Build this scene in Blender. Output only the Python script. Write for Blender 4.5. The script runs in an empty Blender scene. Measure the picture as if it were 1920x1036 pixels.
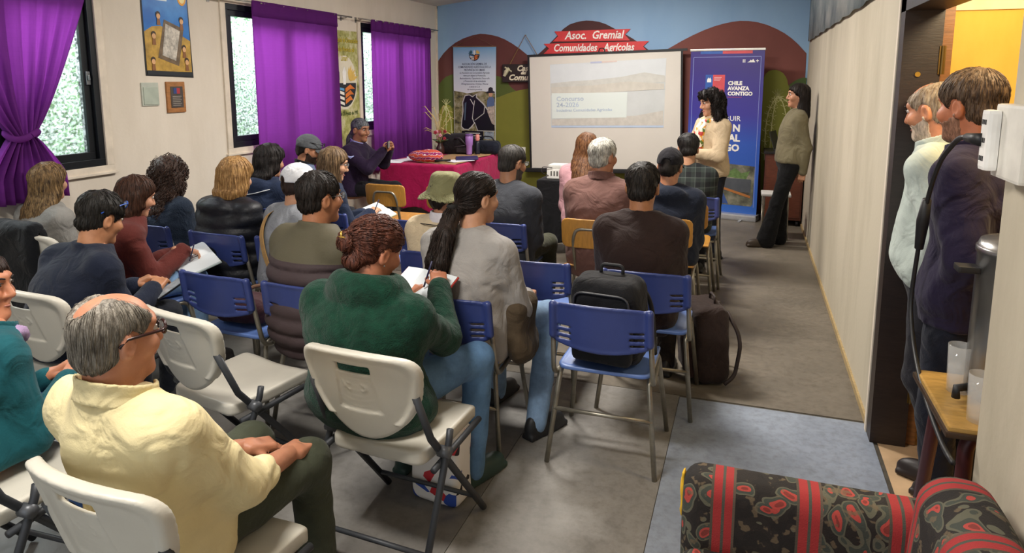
import bpy, bmesh, math, random
import numpy as np
from mathutils import Vector, Matrix
random.seed(7)
SC = bpy.context.scene
COL = SC.collection
# ---------------------------------------------------------------- camera, world, light, exposure
cam_d = bpy.data.cameras.new('camera'); cam = bpy.data.objects.new('camera', cam_d); COL.objects.link(cam)
cam.location = (0, 0, 1.70)
cam.rotation_euler = (math.radians(90 - 8.832), 0, math.radians(18.922))
cam_d.sensor_width = 36; cam_d.lens = 36 * 1300 / 1920; cam_d.shift_y = -168 / 1920
cam_d.clip_start = 0.02
SC.camera = cam
SC.view_settings.view_transform = 'Standard'; SC.view_settings.look = 'None'
SC.view_settings.exposure = 0.82; SC.view_settings.gamma = 1.0; SC.view_settings.use_curve_mapping = False
wd = bpy.data.worlds.new('sky'); SC.world = wd; wd.use_nodes = True
bg = wd.node_tree.nodes['Background']; bg.inputs[0].default_value = (0.86, 0.93, 1.0, 1); bg.inputs[1].default_value = 0.75

def area(name, loc, rot, sx, sy, power, col=(1, 1, 1)):
    l = bpy.data.lights.new(name, 'AREA'); l.shape = 'RECTANGLE'; l.size = sx; l.size_y = sy; l.energy = power; l.color = col
    o = bpy.data.objects.new(name, l); COL.objects.link(o); o.location = loc; o.rotation_euler = [math.radians(a) for a in rot]
    return o
# daylight falling in through the windows of the left wall (Y = 3, 5.7, 8) and through the open rear of the hall
for wy, wl, pw in ((3.0, 1.3, 60), (5.7, 1.4, 55), (7.9, 1.5, 50)):
    area('window_daylight', (-5.5, wy, 3.3), (0, -50, 0), 1.2, wl, pw * 2.6, (0.93, 0.97, 1.0))
area('hall_fill_light', (-1.6, 1.0, 3.0), (0, 0, 0), 1.2, 0.3, 60, (1.0, 0.95, 0.88))  # added fill lights under the ceiling, unseen, no lamp fixtures built
area('hall_fill_light', (-1.6, 4.6, 3.0), (0, 0, 0), 1.2, 0.3, 95, (1.0, 0.95, 0.88))
area('hall_fill_light', (-1.6, 7.3, 3.0), (0, 0, 0), 1.2, 0.3, 60, (1.0, 0.95, 0.88))
pl = bpy.data.lights.new('side_room_bulb', 'POINT'); pl.energy = 26; pl.color = (1.0, 0.80, 0.50); pl.shadow_soft_size = 0.12
plo = bpy.data.objects.new('side_room_bulb', pl); COL.objects.link(plo); plo.location = (1.0, 2.7, 2.25)

# ---------------------------------------------------------------- materials
MATS = {}
def hexc(h):
    h = h.lstrip('#'); c = [int(h[i:i + 2], 16) / 255 for i in (0, 2, 4)]
    return [x / 12.92 if x <= 0.04045 else ((x + 0.055) / 1.055) ** 2.4 for x in c] + [1]
def nodes(name):
    m = bpy.data.materials.new(name); m.use_nodes = True
    nt = m.node_tree; b = nt.nodes['Principled BSDF']
    return m, nt, b
def texco(nt, scale=(1, 1, 1), kind='Object'):
    tc = nt.nodes.new('ShaderNodeTexCoord'); mp = nt.nodes.new('ShaderNodeMapping'); mp.inputs['Scale'].default_value = scale
    nt.links.new(tc.outputs[kind], mp.inputs[0]); return mp.outputs[0]
def ramp(nt, fac, stops, interp='LINEAR'):
    r = nt.nodes.new('ShaderNodeValToRGB'); r.color_ramp.interpolation = interp
    e = r.color_ramp.elements
    while len(e) < len(stops): e.new(0.5)
    for el, (p, c) in zip(e, stops): el.position = p; el.color = c if len(c) == 4 else list(c) + [1]
    nt.links.new(fac, r.inputs[0]); return r.outputs[0]
def noise(nt, vec, scale, detail=3, rough=0.5):
    n = nt.nodes.new('ShaderNodeTexNoise'); n.inputs['Scale'].default_value = scale; n.inputs['Detail'].default_value = detail
    n.inputs['Roughness'].default_value = rough
    nt.links.new(vec, n.inputs['Vector']); return n.outputs['Fac']
def bump(nt, b, h, strength=0.3, dist=0.01):
    n = nt.nodes.new('ShaderNodeBump'); n.inputs['Strength'].default_value = strength; n.inputs['Distance'].default_value = dist
    nt.links.new(h, n.inputs['Height']); nt.links.new(n.outputs[0], b.inputs['Normal'])
def shade(c, k): return [min(1, max(0, x * k)) for x in c[:3]] + [1]
def flat(h, rough=0.6, metal=0.0, spec=0.5, var=0.12, scale=8, bmp=0.0, bscale=60, stretch=(1, 1, 1), sheen=0.0):
    key = ('flat', h, rough, metal, spec, var, scale, bmp, bscale, stretch, sheen)
    if key in MATS: return MATS[key]
    m, nt, b = nodes('paint_' + h.strip('#')); c = hexc(h)
    v = texco(nt, stretch)
    if var: nt.links.new(ramp(nt, noise(nt, v, scale, 4, 0.6), [(0.3, shade(c, 1 - var)), (0.7, shade(c, 1 + var))]), b.inputs['Base Color'])
    else: b.inputs['Base Color'].default_value = c
    b.inputs['Roughness'].default_value = rough; b.inputs['Metallic'].default_value = metal; b.inputs['Specular IOR Level'].default_value = spec
    b.inputs['Sheen Weight'].default_value = sheen
    if bmp and sheen:
        nw = nt.nodes.new('ShaderNodeTexNoise'); nw.inputs['Scale'].default_value = 7.5; nw.inputs['Detail'].default_value = 2.5; nw.inputs['Distortion'].default_value = 1.4; nt.links.new(v, nw.inputs['Vector'])
        b1 = nt.nodes.new('ShaderNodeBump'); b1.inputs['Strength'].default_value = 0.55; b1.inputs['Distance'].default_value = 0.035; nt.links.new(nw.outputs['Fac'], b1.inputs['Height'])
        b2 = nt.nodes.new('ShaderNodeBump'); b2.inputs['Strength'].default_value = bmp; b2.inputs['Distance'].default_value = 0.01; nt.links.new(noise(nt, v, bscale, 3), b2.inputs['Height']); nt.links.new(b1.outputs[0], b2.inputs['Normal']); nt.links.new(b2.outputs[0], b.inputs['Normal'])
    elif bmp: bump(nt, b, noise(nt, v, bscale, 3), bmp, 0.01)
    MATS[key] = m; return m
def cloth(h, bscale=180, bmp=0.25, var=0.14, sheen=0.06, rough=0.85, scale=9): return flat(h, rough, 0, 0.25, var, scale, bmp, bscale, (1, 1, 1), sheen)
def skin(h):
    key = ('skin', h)
    if key in MATS: return MATS[key]
    m, nt, b = nodes('skin_' + h.strip('#')); c = hexc(h); v = texco(nt)
    nt.links.new(ramp(nt, noise(nt, v, 22, 4, 0.6), [(0.3, [c[0] * 0.86, c[1] * 0.8, c[2] * 0.78, 1]), (0.7, shade(c, 1.08))]), b.inputs['Base Color'])
    b.inputs['Roughness'].default_value = 0.5; b.inputs['Subsurface Weight'].default_value = 0.12
    b.inputs['Subsurface Radius'].default_value = (0.012, 0.005, 0.003)
    bump(nt, b, noise(nt, v, 240, 2), 0.08, 0.004)
    MATS[key] = m; return m
def hairm(h, h2=None):
    key = ('hair', h, h2)
    if key in MATS: return MATS[key]
    m, nt, b = nodes('hair_' + h.strip('#')); c = hexc(h); c2 = hexc(h2) if h2 else shade(c, 1.7)
    v = texco(nt, (1, 1, 0.25))
    nt.links.new(ramp(nt, noise(nt, v, 90, 4, 0.7), [(0.35, shade(c, 0.7)), (0.7, c2)]), b.inputs['Base Color'])
    b.inputs['Roughness'].default_value = 0.5; b.inputs['Specular IOR Level'].default_value = 0.28
    bump(nt, b, noise(nt, v, 260, 3), 0.5, 0.006)
    MATS[key] = m; return m
def wood(h, along=(1, 1, 6), rough=0.45, k=0.65):
    key = ('wood', h, along)
    if key in MATS: return MATS[key]
    m, nt, b = nodes('wood_' + h.strip('#')); c = hexc(h); v = texco(nt, along)
    nt.links.new(ramp(nt, noise(nt, v, 14, 5, 0.65), [(0.3, shade(c, k)), (0.7, shade(c, 1.15))]), b.inputs['Base Color'])
    b.inputs['Roughness'].default_value = rough; bump(nt, b, noise(nt, v, 30, 3), 0.12, 0.004)
    MATS[key] = m; return m
STEEL = flat('#9a9486', 0.38, 0.75, 0.5, 0.25, 14)
DARKMETAL = flat('#3c3e42', 0.5, 0.3, 0.5, 0.1)
BLACK = flat('#141416', 0.55)

# ---------------------------------------------------------------- mesh helpers
def mk(name, verts, faces, mat, parent=None, smooth=True, loc=None):
    me = bpy.data.meshes.new(name)
    if isinstance(faces, np.ndarray) and len(faces):
        verts = np.asarray(verts, np.float32); n = faces.shape[1]
        me.vertices.add(len(verts)); me.vertices.foreach_set('co', verts.ravel())
        me.loops.add(faces.size); me.loops.foreach_set('vertex_index', faces.astype(np.int32).ravel())
        me.polygons.add(len(faces)); me.polygons.foreach_set('loop_start', np.arange(0, faces.size, n, dtype=np.int32))
        me.update(calc_edges=True)
    else:
        me.from_pydata([tuple(map(float, v)) for v in verts], [], [tuple(map(int, f)) for f in faces]); me.update()
    if mat: me.materials.append(mat)
    if smooth: me.polygons.foreach_set('use_smooth', [True] * len(me.polygons))
    o = bpy.data.objects.new(name, me); COL.objects.link(o)
    if parent: o.parent = parent
    if loc: o.location = loc
    return o
def thing(name, label, cat, loc=(0, 0, 0), rz=0, group=None):
    o = bpy.data.objects.new(name, None); o.empty_display_size = 0.1; COL.objects.link(o)
    o.location = loc; o.rotation_euler = (0, 0, math.radians(rz)); o['label'] = label; o['category'] = cat
    if group: o['group'] = group
    return o
def tag(o, label, cat, group=None):
    o['label'] = label; o['category'] = cat
    if group: o['group'] = group
    return o
def struct(o): o['kind'] = 'structure'; return o
def dup(root, loc, rz, label, group=None):
    r = root.copy(); COL.objects.link(r); r.location = loc; r.rotation_euler = (0, 0, math.radians(rz)); r['label'] = label
    if group: r['group'] = group
    for ch in root.children:
        c = ch.copy(); COL.objects.link(c); c.parent = r
        for g in ch.children:
            d = g.copy(); COL.objects.link(d); d.parent = c
    return r
class MB:
    def __init__(s): s.v = []; s.f = []
    def add(s, v, f):
        o = len(s.v); s.v += [tuple(map(float, p)) for p in v]; s.f += [tuple(int(i) + o for i in q) for q in f]; return s
    def box(s, lo, hi, bev=0.0):
        bm = bmesh.new(); bmesh.ops.create_cube(bm, size=1)
        for v in bm.verts: v.co = Vector([lo[i] + (hi[i] - lo[i]) * (v.co[i] + 0.5) for i in range(3)])
        if bev: bmesh.ops.bevel(bm, geom=bm.edges[:], offset=bev, segments=2, profile=0.7, affect='EDGES')
        bm.verts.index_update(); s.add([v.co for v in bm.verts], [[v.index for v in f.verts] for f in bm.faces]); bm.free(); return s
    def tube(s, pts, r, n=8, cap=True):
        pts = [np.array(p, float) for p in pts]; rs = r if hasattr(r, '__len__') else [r] * len(pts)
        T = [pts[min(i + 1, len(pts) - 1)] - pts[max(i - 1, 0)] for i in range(len(pts))]; T = [t / (np.linalg.norm(t) + 1e-9) for t in T]
        a = np.array([0, 0, 1.]) if abs(T[0][2]) < 0.9 else np.array([1., 0, 0]); u = np.cross(T[0], a); u /= np.linalg.norm(u)
        V = []; F = []
        for i, p in enumerate(pts):
            u = u - T[i] * (u @ T[i]); u /= np.linalg.norm(u) + 1e-9; w = np.cross(T[i], u)
            for k in range(n):
                t = 2 * math.pi * k / n; V.append(p + rs[i] * (math.cos(t) * u + math.sin(t) * w))
        for i in range(len(pts) - 1):
            for k in range(n): F.append((i * n + k, i * n + (k + 1) % n, (i + 1) * n + (k + 1) % n, (i + 1) * n + k))
        if cap: F.append(tuple(range(n - 1, -1, -1))); F.append(tuple((len(pts) - 1) * n + k for k in range(n)))
        return s.add(V, F)
    def lathe(s, prof, c=(0, 0, 0), n=20, cap=True):
        V = []; F = []
        for r, z in prof:
            for k in range(n): t = 2 * math.pi * k / n; V.append((c[0] + r * math.cos(t), c[1] + r * math.sin(t), c[2] + z))
        for i in range(len(prof) - 1):
            for k in range(n): F.append((i * n + k, i * n + (k + 1) % n, (i + 1) * n + (k + 1) % n, (i + 1) * n + k))
        if cap: F.append(tuple(range(n - 1, -1, -1))); F.append(tuple((len(prof) - 1) * n + k for k in range(n)))
        return s.add(V, F)
    def prism(s, pts, axis, a, b):
        # polygon pts (2D) extruded along an axis between a and b; axis 0: (y,z), 1: (x,z), 2: (x,y)
        def p3(p, t): q = list(p); q.insert(axis, t); return q
        n = len(pts); V = [p3(p, a) for p in pts] + [p3(p, b) for p in pts]
        F = [tuple(range(n)), tuple(range(2 * n - 1, n - 1, -1))] + [(i, i + n, (i + 1) % n + n, (i + 1) % n) for i in range(n)]
        return s.add(V, F)
    def build(s, name, mat, parent=None, smooth=False, loc=None):
        o = mk(name, s.v, s.f, mat, parent, smooth, loc)
        bm = bmesh.new(); bm.from_mesh(o.data); bmesh.ops.recalc_face_normals(bm, faces=bm.faces[:]); bm.to_mesh(o.data); bm.free()
        return o
def rpath(pts, rad=0.04, n=5):
    P = [Vector(p) for p in pts]; out = [P[0]]
    for i in range(1, len(P) - 1):
        a, b, c = P[i - 1], P[i], P[i + 1]; d1 = (a - b); d2 = (c - b); k = min(rad, d1.length * 0.48, d2.length * 0.48)
        s = b + d1.normalized() * k; e = b + d2.normalized() * k
        for j in range(n + 1): t = j / n; out.append(s * (1 - t) ** 2 + b * 2 * t * (1 - t) + e * t * t)
    out.append(P[-1]); return out
def text(name, body, size, mat, parent, M, align='LEFT', shear=0, extrude=0.001, bold=0.0, space=1.0, sx=1.0, line=1.0):
    cu = bpy.data.curves.new(name, 'FONT'); cu.body = body; cu.size = size; cu.align_x = align; cu.shear = shear; cu.extrude = extrude
    cu.offset = bold; cu.space_character = space; cu.resolution_u = 2; cu.space_line = line
    t = bpy.data.objects.new(name, cu); COL.objects.link(t); dg = bpy.context.evaluated_depsgraph_get(); dg.update()
    me = bpy.data.meshes.new_from_object(t.evaluated_get(dg)); bpy.data.objects.remove(t); bpy.data.curves.remove(cu)
    me.transform(M @ Matrix.Diagonal((sx, 1, 1, 1))); me.materials.clear(); me.materials.append(mat)
    o = bpy.data.objects.new(name, me); COL.objects.link(o)
    if parent: o.parent = parent
    return o

# ---------------------------------------------------------------- signed distance toolkit
f32 = np.float32
def A(*v): return np.array(v, f32)
def nrm(v): return v / (np.linalg.norm(v) + 1e-9)
def ell(P, c, r):
    q = (P - A(*c)) / A(*r); k0 = np.sqrt((q * q).sum(1)); q = q / A(*r); k1 = np.sqrt((q * q).sum(1)); return k0 * (k0 - 1) / np.maximum(k1, 1e-5)
def cap(P, a, b, ra, rb):
    a = np.asarray(a, f32); b = np.asarray(b, f32); ba = b - a; t = np.clip(((P - a) @ ba) / max(float(ba @ ba), 1e-9), 0, 1)
    return np.linalg.norm(P - a - t[:, None] * ba, axis=1) - (ra + (rb - ra) * t)
def rbx(P, c, h, r):
    q = np.abs(P - A(*c)) - (A(*h) - r); return np.linalg.norm(np.maximum(q, 0), axis=1) + np.minimum(q.max(1), 0) - r
def smin(a, b, k):
    h = np.clip(0.5 + 0.5 * (b - a) / k, 0, 1); return b + (a - b) * h - k * h * (1 - h)
def smax(a, b, k): return -smin(-a, -b, k)
_rg = np.random.RandomState(3); _D = nrm(_rg.randn(8, 3)) * 0 + _rg.randn(8, 3); _D /= np.linalg.norm(_D, axis=1)[:, None]
def wob(P, f, seed=0):
    s = 0
    for i in range(4):
        d = _D[(i + seed) % 8]; e = _D[(i + 3 + seed) % 8]
        s = s + np.sin(P @ (d * f * (0.7 + 0.35 * i)).astype(f32) + seed * 1.7 + i + 1.6 * np.sin(P @ (e * f * 0.8).astype(f32) + i * 2.1 + seed))
    return s / 4
def tab(u, xs, ys):
    xs = np.array(xs, float); g = np.linspace(xs[0], xs[-1], 90); y = np.interp(g, xs, ys); k = 7
    y = np.convolve(np.pad(y, k // 2, 'edge'), np.ones(k) / k, 'valid'); return np.interp(u, g, y).astype(f32)
def slices(P, zs, cys, rxs, rys, cx=None, k=0.03, zcap=None):
    z = P[:, 2]; cy = tab(z, zs, cys); rx = tab(z, zs, rxs); ry = tab(z, zs, rys); x = P[:, 0]
    if cx is not None: x = x - tab(z, zs, cx)
    d = (np.sqrt((x / rx) ** 2 + ((P[:, 1] - cy) / ry) ** 2) - 1) * np.minimum(rx, ry)
    lo, hi = zcap or (zs[0], zs[-1]); return smax(d, np.maximum(lo - z, z - hi), k)
def mesh_sdf(fn, lo, hi, h):
    lo = np.array(lo, float) - 2.5 * h; hi = np.array(hi, float) + 2.5 * h
    nc = (np.ceil((hi - lo) / (4 * h)) + 1).astype(int); n = (nc - 1) * 4 + 1
    def pts(ix, step): return (lo + ix * step).astype(f32)
    ci = np.stack(np.meshgrid(*[np.arange(k) for k in nc], indexing='ij'), -1).reshape(-1, 3)
    dc = fn(pts(ci, 4 * h)).reshape(nc)
    up = dc
    for ax in range(3): up = np.take(up, np.clip((np.arange(n[ax]) + 2) // 4, 0, nc[ax] - 1), axis=ax)
    mask = np.abs(up) < 7.5 * h
    V = np.where(up > 0, 10 * h, -10 * h).astype(f32)
    fi = np.argwhere(mask); V[mask] = fn(pts(fi, h))
    I = V < 0
    c = np.zeros(n - 1, np.int8)
    for dx in (0, 1):
        for dy in (0, 1):
            for dz in (0, 1): c += I[dx:n[0] - 1 + dx, dy:n[1] - 1 + dy, dz:n[2] - 1 + dz]
    act = (c > 0) & (c < 8); idx = np.argwhere(act); vid = np.full(act.shape, -1, np.int64); vid[act] = np.arange(len(idx))
    off = [(0, 0, 0), (1, 0, 0), (0, 1, 0), (1, 1, 0), (0, 0, 1), (1, 0, 1), (0, 1, 1), (1, 1, 1)]
    cv = np.stack([V[idx[:, 0] + o[0], idx[:, 1] + o[1], idx[:, 2] + o[2]] for o in off], 1)
    acc = np.zeros((len(idx), 3)); cnt = np.zeros(len(idx))
    for a, b in ((0, 1), (2, 3), (4, 5), (6, 7), (0, 2), (1, 3), (4, 6), (5, 7), (0, 4), (1, 5), (2, 6), (3, 7)):
        va, vb = cv[:, a], cv[:, b]; x = (va < 0) != (vb < 0); t = np.where(x, va / np.where(va == vb, 1, va - vb), 0)
        oa, ob = np.array(off[a]), np.array(off[b]); acc += np.where(x[:, None], oa + t[:, None] * (ob - oa), 0); cnt += x
    verts = lo + (idx + acc / cnt[:, None]) * h
    Q = []
    for ax in range(3):
        o1, o2 = [(1, 2), (2, 0), (0, 1)][ax]
        s0 = [slice(None)] * 3; s1 = [slice(None)] * 3; s0[ax] = slice(0, -1); s1[ax] = slice(1, None)
        cr = np.argwhere(I[tuple(s0)] != I[tuple(s1)]); cr = cr[(cr[:, o1] > 0) & (cr[:, o2] > 0) & (cr[:, o1] < n[o1] - 1) & (cr[:, o2] < n[o2] - 1)]
        e1 = np.zeros(3, int); e1[o1] = 1; e2 = np.zeros(3, int); e2[o2] = 1
        def g(q): return vid[q[:, 0], q[:, 1], q[:, 2]]
        q = np.stack([g(cr - e1 - e2), g(cr - e2), g(cr), g(cr - e1)], 1); ins = I[cr[:, 0], cr[:, 1], cr[:, 2]]
        q[~ins] = q[~ins][:, ::-1]; Q.append(q)
    Q = np.concatenate(Q); Q = Q[(Q >= 0).all(1)]
    return verts.astype(f32), Q
def sdf_obj(name, fn, lo, hi, h, mat, parent=None, loc=None):
    v, f = mesh_sdf(fn, lo, hi, h); return mk(name, v, f, mat, parent, True, loc)
# ================================================================ ROOM SHELL
XL, XR, YB, Y0 = -4.29, 0.625, 9.2, -2.6
def ceil_z(x): return 2.715 + 0.12 * (x - XL)
def wallmat(name, h, stain=None, s=1.5, sc=(1, 1, 0.35)):
    m, nt, b = nodes(name); c = hexc(h); v = texco(nt, sc)
    a = ramp(nt, noise(nt, v, s, 6, 0.65), [(0.34, hexc(stain) if stain else shade(c, 0.9)), (0.56, c)])
    nt.links.new(a, b.inputs['Base Color']); b.inputs['Roughness'].default_value = 0.75
    bump(nt, b, noise(nt, texco(nt), 40, 4), 0.15, 0.006); return m
W_CREAM = wallmat('wall_paint_cream', '#ddd3c4', '#d3c8b8')
W_RIGHT = wallmat('wall_paint_worn', '#c3b9a4', '#aea48f', 1.4, (1, 1, 0.3))
W_SKY = wallmat('mural_sky', '#8fb0d0', '#86a8cb')
W_CEIL = wallmat('ceiling_paint', '#d9d2c8')
W_YEL = wallmat('wall_paint_yellow', '#f0bd58', '#e8b048')
W_TRIM = flat('#d8ccba', 0.6)
# floor: sheets of worn linoleum
def lino(name, h1, h2, s=2.2):
    m, nt, b = nodes(name); v = texco(nt)
    n1 = noise(nt, v, s, 6, 0.7); a = ramp(nt, n1, [(0.3, hexc(h1)), (0.68, hexc(h2))])
    n2 = noise(nt, v, 26, 5, 0.7); mx = nt.nodes.new('ShaderNodeMix'); mx.data_type = 'RGBA'; mx.blend_type = 'MULTIPLY'; mx.inputs[0].default_value = 0.55
    nt.links.new(a, mx.inputs[6]); nt.links.new(ramp(nt, n2, [(0.32, (0.55, 0.53, 0.5, 1)), (0.55, (1, 1, 1, 1))]), mx.inputs[7]); nt.links.new(mx.outputs[2], b.inputs['Base Color'])
    nt.links.new(ramp(nt, n2, [(0.3, (0.42,) * 3), (0.7, (0.62,) * 3)]), b.inputs['Roughness']); bump(nt, b, n2, 0.2, 0.004); return m
fl = struct(MB().box((XL - 0.1, Y0, -0.12), (XR + 0.12, YB + 0.1, -0.004)).build('floor', lino('lino_base', '#4b463e', '#5b554b')))
for x0, x1, y0, y1, mm in ((XL, XR, 3.66, YB, lino('lino_far', '#625b50', '#797063')), (XL, -0.975, Y0, 3.655, lino('lino_left', '#64615d', '#7d7a75')),
                           (-0.972, -0.29, Y0, 3.655, lino('lino_mid', '#74706b', '#928e88')), (-0.287, XR, Y0, 3.64, lino('lino_blue', '#7f8795', '#9aa3b1'))):
    MB().box((x0, y0, -0.004), (x1, y1, 0.0)).build('linoleum_sheet', mm, fl)
# left wall with three window openings
WINS = ((2.28, 3.67), (4.94, 6.42), (7.12, 8.72)); ZB, ZT = 1.10, 2.34
b = MB(); xw = XL - 0.14; ztop = ceil_z(XL) + 0.05
ys = [Y0] + [y for w in WINS for y in w] + [YB]
for i in range(0, len(ys), 2): b.box((xw, ys[i], 0), (XL, ys[i + 1], ztop))
for y0, y1 in WINS: b.box((xw, y0, 0), (XL, y1, ZB)); b.box((xw, y0, ZT), (XL, y1, ztop))
wl = struct(b.build('wall_left', W_CREAM))
wb = struct(MB().box((XL - 0.14, YB, 0), (XR + 0.12, YB + 0.12, 3.5)).build('wall_back', W_SKY))
DY0, DY1, DZ = 2.07, 3.55, 2.05
b = MB().box((XR, DY1, 0), (XR + 0.12, YB, 3.5)).box((XR, Y0, 0), (XR + 0.12, DY0, 3.5)).box((XR, DY0, DZ), (XR + 0.12, DY1, 3.5))
wr = struct(b.build('wall_right', W_RIGHT))
b = MB(); b.add([(XL - 0.14, Y0, ceil_z(XL - 0.14)), (XR + 0.12, Y0, ceil_z(XR + 0.12)), (XR + 0.12, YB + 0.12, ceil_z(XR + 0.12)), (XL - 0.14, YB + 0.12, ceil_z(XL - 0.14)),
             (XL - 0.14, Y0, 3.6), (XR + 0.12, Y0, 3.6), (XR + 0.12, YB + 0.12, 3.6), (XL - 0.14, YB + 0.12, 3.6)],
            [(0, 1, 2, 3), (7, 6, 5, 4), (0, 4, 5, 1), (1, 5, 6, 2), (2, 6, 7, 3), (3, 7, 4, 0)])
struct(b.build('ceiling', W_CEIL))
struct(MB().box((XL, 9.175, 2.68), (XL + 0.02, YB, ceil_z(XL))).box((XL, YB - 0.02, 0), (XL + 0.02, YB, 2.72)).build('trim_1', W_TRIM))
BASE = wood('#b39a6c', (1, 6, 1))
struct(MB().box((XR - 0.012, 3.6, 0), (XR, YB, 0.035)).build('baseboard_right', BASE))
# windows
ALU = flat('#1d2024', 0.4, 0.4)
GLASS, nt, b_ = nodes('patterned_window_glass')
for n in list(nt.nodes):
    if n.type != 'OUTPUT_MATERIAL': nt.nodes.remove(n)
out = [n for n in nt.nodes if n.type == 'OUTPUT_MATERIAL'][0]
tr = nt.nodes.new('ShaderNodeBsdfTransparent'); gl = nt.nodes.new('ShaderNodeBsdfGlossy'); tl = nt.nodes.new('ShaderNodeBsdfTranslucent')
gl.inputs['Roughness'].default_value = 0.15; tl.inputs['Color'].default_value = (0.9, 0.97, 0.97, 1); tr.inputs['Color'].default_value = (0.95, 0.98, 0.97, 1)
m1 = nt.nodes.new('ShaderNodeMixShader'); m2 = nt.nodes.new('ShaderNodeMixShader')
v = texco(nt, (1, 1, 1)); nz = noise(nt, v, 55, 3); f = ramp(nt, nz, [(0.42, (0.02,) * 3), (0.62, (0.22,) * 3)])
nt.links.new(f, m1.inputs[0]); nt.links.new(tr.outputs[0], m1.inputs[1]); nt.links.new(tl.outputs[0], m1.inputs[2])
m2.inputs[0].default_value = 0.05; nt.links.new(m1.outputs[0], m2.inputs[1]); nt.links.new(gl.outputs[0], m2.inputs[2]); nt.links.new(m2.outputs[0], out.inputs[0])
def window(n, y0, y1, mull):
    x = XL - 0.03
    b = MB()
    for a0, a1, c0, c1 in ((y0, y1, ZB, ZB + 0.05), (y0, y1, ZT - 0.05, ZT), (y0, y0 + 0.045, ZB + 0.05, ZT - 0.05), (y1 - 0.045, y1, ZB + 0.05, ZT - 0.05)): b.box((x - 0.05, a0, c0), (x + 0.035, a1, c1), 0.003)
    w = struct(b.build('window_%d' % n, ALU))
    t = MB()
    for a0, a1, c0, c1 in ((y0 - 0.06, y1 + 0.06, ZB - 0.05, ZB), (y0 - 0.06, y1 + 0.06, ZT, ZT + 0.05), (y0 - 0.06, y0, ZB, ZT), (y1, y1 + 0.06, ZB, ZT)): t.box((XL, a0, c0), (XL + 0.018, a1, c1), 0.004)
    t.box((XL, y0 - 0.075, ZB - 0.062), (XL + 0.03, y1 + 0.075, ZB - 0.045), 0.004); t.build('window_casing', W_TRIM, w)
    cuts = [y0 + 0.045] + mull + [y1 - 0.045]
    for i in range(len(cuts) - 1):
        a, c = cuts[i], cuts[i + 1]; s = MB(); k = 0.05; xs = x - 0.012 * (i % 2)
        for a0, a1, c0, c1 in ((a, c, ZB + 0.05, ZB + 0.05 + k), (a, c, ZT - 0.05 - k, ZT - 0.05), (a, a + k, ZB + 0.1, ZT - 0.1), (c - k, c, ZB + 0.1, ZT - 0.1)): s.box((xs - 0.03, a0, c0), (xs + 0.018, a1, c1), 0.003)
        sa = s.build('sash', ALU, w)
        MB().box((xs - 0.008, a + k, ZB + 0.1), (xs - 0.003, c - k, ZT - 0.1)).build('pane', GLASS, sa)
        MB().box((xs + 0.018, c - 0.034, 1.66), (xs + 0.03, c - 0.004, 1.75), 0.003).box((xs + 0.03, c - 0.028, 1.69), (xs + 0.042, c - 0.014, 1.725), 0.003).build('latch', flat('#7f8286', 0.35, 0.7), sa)
    return w
window(1, *WINS[0], [2.98]); window(2, *WINS[1], [5.68]); window(3, *WINS[2], [7.92])
# mural: painted shapes on the back wall, each a thin paint layer
MUR = {
    'hill_left': ('#653a36', [(-4.294, 1.927), (-4.157, 2.098), (-3.949, 2.243), (-3.665, 2.325), (-3.506, 2.315), (-3.310, 2.268), (-3.092, 2.149), (-2.884, 1.988), (-2.617, 1.757), (-2.605, 0.367), (-4.324, 0.289)]),
    'hill_mid': ('#4f302f', [(-2.831, 1.988), (-2.695, 2.100), (-2.547, 2.239), (-2.386, 2.404), (-2.219, 2.455), (-2.075, 2.465), (-1.897, 2.433), (-1.718, 2.340), (-1.542, 2.248), (-1.366, 2.130), (-1.122, 1.944), (-0.967, 1.346), (-2.827, 1.322)]),
    'hill_right': ('#7a4740', [(-1.105, 2.045), (-0.799, 2.220), (-0.543, 2.333), (-0.323, 2.393), (-0.135, 2.413), (0.083, 2.376), (0.302, 2.276), (0.459, 2.159), (0.599, 2.005), (0.727, -0.120), (-1.030, -0.243)]),
    'bush_left': ('#55602c', [(-4.300, 1.571), (-4.188, 1.715), (-4.038, 1.775), (-3.791, 1.819), (-3.350, 1.744), (-3.232, 1.685), (-3.170, 1.576), (-2.959, 1.467), (-2.613, 1.288), (-2.605, 0.292), (-4.325, 0.209)]),
    'field_left': ('#7b7a30', [(-4.307, 1.188), (-4.044, 1.306), (-3.633, 1.387), (-3.391, 1.434), (-3.154, 1.524), (-2.882, 1.577), (-2.391, 1.629), (-0.9, 1.6), (-0.9, 0.0), (-4.326, 0.0)]),
    'cactus_left': ('#8f8f3a', [(-4.288, 0.824), (-4.285, 1.034), (-4.273, 1.211), (-4.212, 1.320), (-4.144, 1.343), (-4.078, 1.314), (-4.046, 1.215), (-4.043, 0.831)]),
    'bush_right': ('#4f6236', [(0.349, 1.428), (0.417, 1.623), (0.498, 1.687), (0.574, 1.719), (0.617, 1.713), (0.727, -0.120), (0.436, -0.141)]),
    'cactus_right': ('#86883a', [(0.184, -0.158), (0.111, 1.491), (0.119, 1.687), (0.163, 1.791), (0.248, 1.816), (0.335, 1.790), (0.400, 1.706), (0.418, 1.610), (0.482, 1.546), (0.527, 1.397), (0.589, 1.268), (0.61, 0.976), (0.62, -0.122)])}
def chaikin(p, it=2):
    for _ in range(it):
        q = []
        for i in range(len(p)):
            a, c = p[i], p[(i + 1) % len(p)]; q += [(a[0] * 0.75 + c[0] * 0.25, a[1] * 0.75 + c[1] * 0.25), (a[0] * 0.25 + c[0] * 0.75, a[1] * 0.25 + c[1] * 0.75)]
        p = q
    return p
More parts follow.
